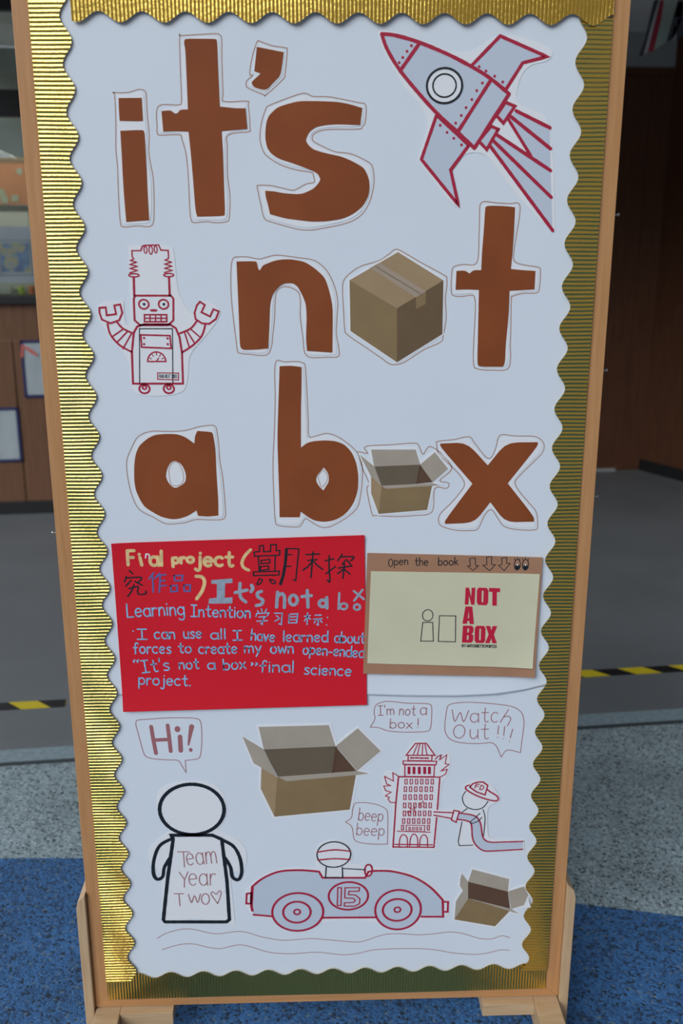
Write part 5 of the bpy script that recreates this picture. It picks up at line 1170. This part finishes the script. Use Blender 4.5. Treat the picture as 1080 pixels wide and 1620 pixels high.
# ---- speech bubbles and waves drawn on the lower sheet
def bubble(outline, wr, sm=True, mat='pen_red'):
    mb = MB(); mb.ink(outline, .0015, mat, S_LOW+EPS, closed=True, smooth=False); o = mb.build('speech_bubble', sheet_low)
    if wr:
        mb = MB()
        for t, a in wr: write(mb, t, *a, .0017, mat, S_LOW+EPS)
        mb.build('writing', o)
    return o
b_ = bubble(soften([(-0.342,0.7124),(-0.3153,0.7137),(-0.2921,0.7154),(-0.2597,0.7153),(-0.2366,0.7139),(-0.2279,0.709),(-0.2275,0.6739),(-0.2315,0.6359),(-0.2376,0.6304),(-0.26,0.6285),(-0.2595,0.6032),(-0.2664,0.6167),(-0.2717,0.6301),(-0.2916,0.6299),(-0.3312,0.6344),(-0.3362,0.6498),(-0.3406,0.6761),(-0.346,0.7022),(-0.3451,0.7099)], .25, 70), None)
mb = MB()
for s_, w in (([(-0.3184,0.6985),(-0.3158,0.6704),(-0.3125,0.6441)], .0072), ([(-0.2887,0.7006),(-0.2868,0.6724),(-0.2856,0.6478)], .0072), ([(-0.3134,0.6711),(-0.2884,0.672)], .0072), ([(-0.2674,0.6773),(-0.2673,0.6485)], .0085)):
    mb.ink(s_, w, 'pen_red', S_LOW+EPS, smooth=False)
mb.ink([(-0.2456,0.6972),(-0.2497,0.677),(-0.253,0.6598)], .0095, 'pen_red', S_LOW+EPS, w_end=.0030)
for p in [(-0.2714,0.6925)]: mb.disc(p, .0052, .0062, 'pen_red', S_LOW+EPS)
for p in [(-0.2492,0.6499)]: mb.disc(p, .0034, .0042, 'pen_red', S_LOW+EPS)
mb.build('writing', b_)
bubble(soften([(0.0903,0.7368),(0.1081,0.7424),(0.1439,0.7368),(0.1857,0.7358),(0.1909,0.7301),(0.19,0.6837),(0.1826,0.6785),(0.1359,0.6784),(0.1088,0.6819),(0.0943,0.6891),(0.0787,0.6901),(0.0882,0.7072),(0.0851,0.7172),(0.0862,0.7303)], .22, 80),
       [("I'm", ((0.0929,0.7137),(0.1219,0.7148),0.0191)), ('not', ((0.1311,0.7137),(0.1605,0.7125),0.0198)), ('a', ((0.1689,0.7137),(0.1803,0.7128),0.0231)), ('box', ((0.1142,0.6874),(0.155,0.686),0.0193)), ('!', ((0.1646,0.6865),(0.1671,0.6865),0.0193))])
b_ = bubble(soften([(0.2201,0.7339),(0.2514,0.7379),(0.2995,0.7338),(0.3389,0.7275),(0.356,0.7156),(0.3616,0.6956),(0.3589,0.6587),(0.3572,0.6323),(0.3309,0.6407),(0.3219,0.6238),(0.3089,0.6556),(0.2787,0.6518),(0.2422,0.6549),(0.2238,0.663),(0.2152,0.6782),(0.2152,0.6982),(0.2175,0.7214)], .22, 80),
       [('w', ((0.2263,0.6987),(0.2565,0.6968),0.038)), ('at', ((0.2613,0.6967),(0.2945,0.6961),0.0299)), ('c', ((0.2996,0.696),(0.3126,0.6958),0.0332)), ('h', ((0.3162,0.6957),(0.3311,0.6878),0.0293)), ('O', ((0.2313,0.6645),(0.2525,0.6641),0.0268)), ('ut', ((0.2616,0.6626),(0.2965,0.6626),0.0318)), ('!', ((0.3116,0.6647),(0.3146,0.6646),0.0242)), ('!', ((0.3226,0.6611),(0.3257,0.661),0.0255)), ('!', ((0.3332,0.6565),(0.3375,0.6557),0.0256))])
bubble(soften([(0.0527,0.5334),(0.0714,0.5336),(0.0912,0.5294),(0.1071,0.5216),(0.1131,0.5136),(0.1136,0.4818),(0.1131,0.4429),(0.086,0.443),(0.062,0.4464),(0.049,0.4531),(0.0469,0.4833),(0.0336,0.4927),(0.0455,0.5004),(0.0468,0.5196),(0.0502,0.5312)], .22, 80),
       [('beep', ((0.0574,0.4963),(0.1031,0.4916),0.0267)), ('beep', ((0.054,0.4645),(0.1062,0.461),0.0256))])
for pts in ([(-0.3307,0.2427),(-0.3099,0.2552),(-0.2761,0.263),(-0.2507,0.2586),(-0.2332,0.2531),(-0.2108,0.25),(-0.1743,0.2543),(-0.152,0.2494),(-0.1278,0.2399),(-0.091,0.2316),(-0.0603,0.2322),(-0.0319,0.2336),(0.0075,0.2288),(0.0558,0.223),(0.0756,0.2269),(0.0965,0.2351),(0.12,0.2403),(0.1497,0.2395),(0.1766,0.2365),(0.2118,0.2385),(0.239,0.2414),(0.2653,0.2367),(0.2956,0.2251),(0.3207,0.2229),(0.3403,0.2298),(0.3568,0.2249)],
            [(-0.3235,0.2161),(-0.2887,0.2269),(-0.2618,0.2276),(-0.2351,0.2195),(-0.212,0.2151),(-0.1959,0.2184),(-0.1749,0.2229),(-0.1528,0.2186),(-0.1162,0.2043),(-0.073,0.1993),(-0.0235,0.2016),(0.0261,0.1943),(0.0571,0.1963),(0.0882,0.2036),(0.1317,0.2053),(0.1815,0.2039),(0.2128,0.2),(0.2443,0.1924),(0.2858,0.1875),(0.3133,0.1897),(0.3381,0.1964),(0.3582,0.1951)]):
    mb = MB(); mb.ink(pts, .0014, 'pen_red', S_LOW+EPS); mb.build('wavy_line', sheet_low)

# ---- plain figure cut-out carrying the class words
LP = S_LOW
fig = cut_paper([(-0.3106,0.5721),(-0.2767,0.5848),(-0.2422,0.5865),(-0.208,0.5809),(-0.1874,0.551),(-0.1888,0.5063),(-0.2071,0.4816),(-0.1726,0.4656),(-0.1504,0.4345),(-0.1571,0.3909),(-0.186,0.389),(-0.1795,0.2728),(-0.2054,0.2722),(-0.2499,0.2881),(-0.286,0.2838),(-0.3203,0.2727),(-0.3132,0.3922),(-0.3377,0.4083),(-0.3377,0.4492),(-0.2923,0.4823),(-0.3138,0.5091),(-0.3186,0.5415)], LP, 'figure_cutout', 'cut-out of a plain black outlined figure with pen words on its front', 'figure drawing', 'black outlined paper figure')
drawing('head', fig, LP, (), [(ell((-0.2522,0.526,0.0596,0.0534)), .0070, DM, True, True)])
drawing('body', fig, LP, (), [([(-0.2928,0.4722),(-0.2163,0.4704),(-0.1991,0.4612),(-0.1922,0.3684),(-0.1904,0.2825),(-0.1962,0.2773),(-0.3143,0.2805),(-0.3169,0.2859),(-0.3037,0.3816),(-0.2899,0.4633)], .0070, DM, True, False),
                              ([(-0.2898,0.4658),(-0.3146,0.4512),(-0.327,0.4234),(-0.3308,0.3926),(-0.325,0.377),(-0.3137,0.3819),(-0.3093,0.4024),(-0.2978,0.4227)], .0066, DM, False, True), ([(-0.198,0.4599),(-0.1776,0.4454),(-0.1662,0.4195),(-0.1638,0.3885),(-0.1709,0.3718),(-0.1819,0.3786),(-0.1845,0.3994),(-0.1938,0.4202)], .0066, DM, False, True)])
mb = MB()
for t, a in (('T', ((-0.2829,0.4018),(-0.2612,0.4018),0.0338)), ('eam', ((-0.2661,0.4065),(-0.2096,0.4103),0.0422)), ('Y', ((-0.2805,0.3576),(-0.2638,0.3582),0.0338)), ('ear', ((-0.2647,0.3619),(-0.214,0.3611),0.0428)), ('T', ((-0.2939,0.3164),(-0.2752,0.3164),0.0276)), ('w', ((-0.2668,0.3236),(-0.244,0.3235),0.0315)), ('O', ((-0.2424,0.3185),(-0.2274,0.3181),0.0242))):
    write(mb, t, *a, .0018, 'pen_red', LP+.0010)
mb.ink([(-0.2117,0.3195),(-0.2191,0.3324),(-0.2236,0.3417),(-0.2204,0.3461),(-0.2143,0.3407),(-0.2115,0.3427),(-0.2078,0.3479),(-0.2041,0.3451),(-0.2067,0.3334),(-0.2117,0.3195)], .0017, 'pen_red', LP+.0010)
mb.build('writing', fig)

# ---- tower on fire, hose crew, racing car
tower = cut_paper([(0.1562,0.6602),(0.1865,0.6596),(0.2014,0.6281),(0.204,0.6175),(0.2223,0.6355),(0.2297,0.6223),(0.2238,0.5854),(0.2111,0.575),(0.2067,0.4268),(0.1174,0.4331),(0.1256,0.5259),(0.1017,0.5426),(0.1011,0.5959),(0.1222,0.6007),(0.1317,0.59),(0.1406,0.624)], LP, 'tower_cutout', 'cut-out drawing of a burning tower with rows of small windows', 'building drawing')
drawing('roof', tower, LP, (), [([(0.1618,0.6558),(0.1822,0.6554),(0.1984,0.6305),(0.1451,0.6316)], .0020, RM, True, False)]+[(Z0('BL', pp, 0, 0), .0016, RM, False, False) for pp in ([(722,95),(680,200)], [(742,95),(720,200)], [(770,95),(765,200)], [(790,95),(810,200)])]+
        [([(0.149,0.6315),(0.1931,0.6306),(0.1928,0.6191),(0.1488,0.6206)], .0018, RM, True, False)]+[(Z0('BL', pp, 0, 0), .0026, RM, False, False) for pp in ([(655,230),(685,230)], [(700,230),(730,230)], [(745,232),(775,232)], [(790,232),(822,232)])]+
        [([(0.1397,0.6201),(0.202,0.618),(0.2009,0.6108),(0.1398,0.6131)], .0018, RM, True, False), ([(0.1431,0.6119),(0.1983,0.6102),(0.1976,0.586),(0.1435,0.5877)], .0018, RM, True, False)])
mb = MB()
for x in (640, 687, 737, 788, 833): mb.flat(Z0('BL', [(-14,-35),(14,-35),(14,35),(-14,35)], x, 349), RM, LP+.0010)
mb.build('filled_windows', tower)  # top-storey windows of the drawing, filled solid with crimson marker
drawing('walls', tower, LP, (), [([(0.1318,0.5873),(0.2088,0.5848),(0.2056,0.507),(0.2015,0.4343),(0.1238,0.4368),(0.1277,0.5313)], .0024, RM, True, False), ([(0.1312,0.4711),(0.1937,0.4674)], .0016, RM, False, False),
        ([(0.1484,0.4838),(0.1833,0.482),(0.1824,0.4688),(0.148,0.4708)], .0014, RM, True, False), ([(0.1271,0.4425),(0.1984,0.4397)], .0022, RM, False, False)])
mb = MB()
for (y, x0, x1, n) in ((455, 612, 860, 6), (526, 605, 852, 6), (602, 600, 850, 6), (680, 598, 840, 6), (756, 596, 835, 6), (828, 588, 826, 6)):
    for i in range(n):
        x = x0+(x1-x0)*i/(n-1)
        mb.ink(Z1('BL', x, y, 11, 22), .0015, RM, LP+.0010, closed=True, smooth=False)
for x in (578, 822): mb.ink(Z1('BL', x, 890, 10, 22), .0015, RM, LP+.0010, closed=True, smooth=False)
for x in (645, 680, 714, 750): mb.ink(Z1('BL', x, 901, 8, 13), .0012, RM, LP+.0010, closed=True, smooth=False)
mb.build('windows', tower)
mb = MB()
for pp in ([(0.1352,0.4377),(0.1369,0.4561),(0.1428,0.4633),(0.1499,0.457),(0.1512,0.4373)], [(0.1552,0.4372),(0.1569,0.4556),(0.1627,0.4642),(0.1695,0.4565),(0.1707,0.4369)], [(0.1739,0.4368),(0.1759,0.4552),(0.1818,0.4624),(0.1884,0.4549),(0.1894,0.4364)]): mb.ink(pp, .0018, RM, LP+.0010)
mb.build('arches', tower)
for fl, w_ in (([(0.1318,0.588),(0.1209,0.5959),(0.1225,0.5782),(0.1059,0.5885),(0.11,0.5723),(0.1175,0.569),(0.1046,0.568),(0.1082,0.5585),(0.1185,0.555),(0.1078,0.5474),(0.1157,0.5436),(0.1128,0.5401),(0.1172,0.5337),(0.1277,0.5322)], .0016),
               ([(0.1992,0.6218),(0.2033,0.6283),(0.2101,0.6307),(0.207,0.6205),(0.2204,0.6312),(0.2178,0.6126),(0.2249,0.611),(0.2104,0.5974),(0.2221,0.6009),(0.2191,0.5906),(0.21,0.5853)], .0016),
               ([(0.1529,0.5059),(0.1492,0.5128),(0.1568,0.5115),(0.1543,0.5206),(0.1607,0.5159),(0.1625,0.5238),(0.1649,0.5056)], .0012), ([(0.1734,0.5235),(0.1726,0.5314),(0.1772,0.5302),(0.1785,0.5358),(0.1813,0.5274),(0.1784,0.5223)], .0010)):
    drawing('flame', tower, LP, (), [(fl, w_, RM, False, False)])
LQ = LP+0.0008
crew = cut_paper([(0.1984,0.5151),(0.2322,0.5155),(0.252,0.5173),(0.2558,0.524),(0.2493,0.5399),(0.2527,0.5555),(0.2562,0.5688),(0.2756,0.5784),(0.3014,0.5745),(0.3226,0.5428),(0.3231,0.5315),(0.3036,0.5229),(0.3002,0.5094),(0.3028,0.4683),(0.3066,0.4498),(0.3733,0.4471),(0.3746,0.4216),(0.2957,0.4218),(0.2832,0.4319),(0.2459,0.4316),(0.2456,0.4696),(0.25,0.4878),(0.2309,0.4928),(0.1988,0.5015)], LQ, 'firefighter_cutout', 'cut-out drawing of a plain helmeted figure holding a red outlined hose', 'figure drawing')
drawing('hose', crew, LQ, [([(0.2474,0.5083),(0.2725,0.5032),(0.2827,0.4962),(0.2892,0.4824),(0.2944,0.4547),(0.3069,0.4441),(0.3714,0.4437),(0.3713,0.4263),(0.3158,0.4241),(0.2955,0.4258),(0.2809,0.4389),(0.2742,0.4552),(0.2712,0.4828),(0.2629,0.491),(0.2438,0.4948)], GF)],
        [([(0.2474,0.5083),(0.2725,0.5032),(0.2827,0.4962),(0.2892,0.4824),(0.2944,0.4547),(0.3069,0.4441),(0.3351,0.4434),(0.3714,0.4437)], .0024, RM, False, True), ([(0.2438,0.4948),(0.2629,0.491),(0.2712,0.4828),(0.2742,0.4552),(0.2809,0.4389),(0.2955,0.4258),(0.3158,0.4241),(0.3713,0.4263)], .0024, RM, False, True),
         ([(0.2372,0.5142),(0.2478,0.5117),(0.242,0.4885),(0.2329,0.4939)], .0022, RM, True, False), ([(0.1995,0.5117),(0.2354,0.5091)], .0022, RM, False, False), ([(0.1997,0.5049),(0.2328,0.4969)], .0022, RM, False, False)])
drawing('head', crew, LQ, (), [([(0.2577,0.5542),(0.2522,0.542),(0.2557,0.5274),(0.2639,0.5193),(0.278,0.5149),(0.2918,0.5191),(0.3008,0.532)], .0019, DM, False, True)])
drawing('body', crew, LQ, (), [([(0.253,0.4889),(0.2474,0.4466),(0.2497,0.4373),(0.2759,0.4379)], .0019, DM, False, False), ([(0.292,0.5146),(0.2967,0.4959),(0.2953,0.457)], .0019, DM, False, True), ([(0.2523,0.5094),(0.262,0.5175)], .0019, DM, False, False),
        ([(0.2867,0.507),(0.2786,0.4981),(0.27,0.4892),(0.2721,0.4855),(0.283,0.4894),(0.2906,0.4978)], .0019, DM, False, True)])
drawing('helmet', crew, LQ+0.0003, [([(0.2583,0.5654),(0.2758,0.5732),(0.2896,0.5736),(0.3009,0.5645),(0.3197,0.5406),(0.3181,0.5334),(0.3031,0.5353),(0.2768,0.5471),(0.2595,0.5587)], 'white_paper')],
        [([(0.2653,0.563),(0.27,0.5696),(0.2778,0.5732),(0.2896,0.5736),(0.2988,0.5661),(0.2947,0.5461),(0.2786,0.5527),(0.2653,0.563)], .0024, RM, False, False), ([(0.2642,0.5675),(0.258,0.5643),(0.2596,0.5576),(0.2768,0.546),(0.299,0.5365),(0.3161,0.533),(0.3198,0.5383),(0.3146,0.5452),(0.3044,0.5521),(0.2992,0.5567)], .0024, RM, False, True)])
mb = MB(); write(mb, 'FD', *((0.2743,0.561),(0.2899,0.5565),0.0094), .0016, RM, LQ+.0015, gap=.25); mb.build('helmet_letters', crew)

car = cut_paper([(-0.1591,0.3123),(-0.1602,0.3447),(-0.1481,0.3581),(-0.1242,0.3795),(-0.0889,0.394),(-0.0499,0.3958),(-0.0226,0.3924),(-0.0254,0.4277),(-0.0144,0.4498),(0.0127,0.4572),(0.0398,0.4463),(0.0484,0.4214),(0.0438,0.4025),(0.0908,0.3909),(0.1301,0.3886),(0.1737,0.3706),(0.206,0.3445),(0.2265,0.3184),(0.2355,0.3112),(0.2347,0.2841),(0.2258,0.2739),(0.1818,0.2742),(0.1682,0.2542),(0.1363,0.2456),(0.1041,0.2584),(0.092,0.2728),(-0.0115,0.2757),(-0.0276,0.2573),(-0.0595,0.2477),(-0.0912,0.259),(-0.1066,0.2829),(-0.146,0.2887)], LP, 'car_cutout', 'cut-out drawing of a grey racing car with number 15 in a roundel', 'car drawing')
bp = [(-0.1439,0.2924),(-0.1473,0.312),(-0.1443,0.3558),(-0.1243,0.3735),(-0.0929,0.3878),(-0.0538,0.39),(-0.0168,0.3859),(-0.011,0.373),(0.0714,0.3709),(0.0909,0.3841),(0.1263,0.3823),(0.1659,0.3685),(0.198,0.3447),(0.2218,0.3162),(0.2237,0.2778),(0.1797,0.2789),(-0.0115,0.2818),(-0.1085,0.2877)]
drawing('body', car, LP, [(bp, GF)], [([(-0.1456,0.3017),(-0.1473,0.312),(-0.1443,0.3558)], .0044, RM, False, False), ([(-0.1443,0.3558),(-0.1243,0.3735),(-0.0929,0.3878),(-0.0538,0.39),(-0.0168,0.3859)], .0036, RM, False, True), ([(-0.0168,0.3859),(-0.0102,0.372),(0.0714,0.37),(0.0772,0.3822)], .0034, RM, False, False),
        ([(0.0772,0.3835),(0.0948,0.3849),(0.1263,0.3823),(0.1659,0.3685),(0.198,0.3447),(0.2218,0.3162)], .0036, RM, False, True), ([(0.2218,0.3162),(0.2237,0.2778),(0.1817,0.2789)], .0036, RM, False, False), ([(-0.0115,0.2818),(0.0919,0.2799)], .0036, RM, False, False), ([(-0.1439,0.2924),(-0.1085,0.2877)], .0034, RM, False, False)])
for rect in ([(-0.1556,0.34),(-0.147,0.3416),(-0.1484,0.3176),(-0.157,0.3178)], [(0.2227,0.3125),(0.2323,0.3113),(0.2322,0.2888),(0.2234,0.2891)]):
    drawing('lamp', car, LP, (), [(rect, .0032, RM, True, False)])
for (cx, cy, rx, ry, r2x, r2y) in ((311, 468, 124, 92, 67, 51), (800, 457, 111, 96, 70, 53)):
    e1, e2 = ell(EX('CAR', cx, cy, rx, ry), 36), ell(EX('CAR', cx-4, cy+1, r2x, r2y), 28)
    mb = MB(); mb.flat(e1, GF, LP+.0012); mb.ink(e1, .0036, RM, LP+.0014, closed=True); mb.ink(e2, .0036, RM, LP+.0014, closed=True)
    mb.ink(ell(EX('CAR', cx-3, cy, 15, 12), 14), .0030, RM, LP+.0014, closed=True); mb.build('wheel', car)
rd = ell((0.0393,0.3301,0.0379,0.0311), 32)
mb = MB(); mb.ink(rd, .0034, RM, LP+.0011, closed=True); ro = mb.build('roundel', car)
mb = MB()
mb.ink([(0.0188,0.3493),(0.0258,0.3491),(0.025,0.3088),(0.0179,0.309)], .0020, RM, LP+.0012, closed=True, smooth=False)
mb.ink([(0.0329,0.3489),(0.0605,0.3482),(0.0597,0.3404),(0.04,0.3404),(0.0393,0.3331),(0.0527,0.3318),(0.0614,0.3232),(0.0607,0.3121),(0.0512,0.3067),(0.0314,0.3073),(0.0314,0.3147),(0.0488,0.3152),(0.0527,0.3197),(0.0488,0.3245),(0.0322,0.3258)], .0020, RM, LP+.0012, closed=True, smooth=False)
mb.build('number', ro)
drv = drawing('driver', car, LP+0.0004, [(ell((0.0115,0.4231,0.0311,0.027)), 'white_paper')], [(ell((0.0115,0.4231,0.0319,0.0279)), .0026, DM, True, True), ([(-0.0192,0.4293),(0.0126,0.4335),(0.0422,0.4297)], .0026, RM, False, True), ([(-0.0186,0.4118),(0.0126,0.4142),(0.0418,0.4116)], .0026, RM, False, True),
        ([(-0.0031,0.3955),(-0.0047,0.3728),(0.0282,0.372),(0.0274,0.3948)], .0024, DM, False, False), ([(0.0274,0.3921),(0.0713,0.3882)], .0022, DM, False, False)])
drawing('steering_wheel', car, LP+.0003, (), [(ell((0.0775,0.3867,0.0071,0.0128), 16), .0028, RM, True, True)])
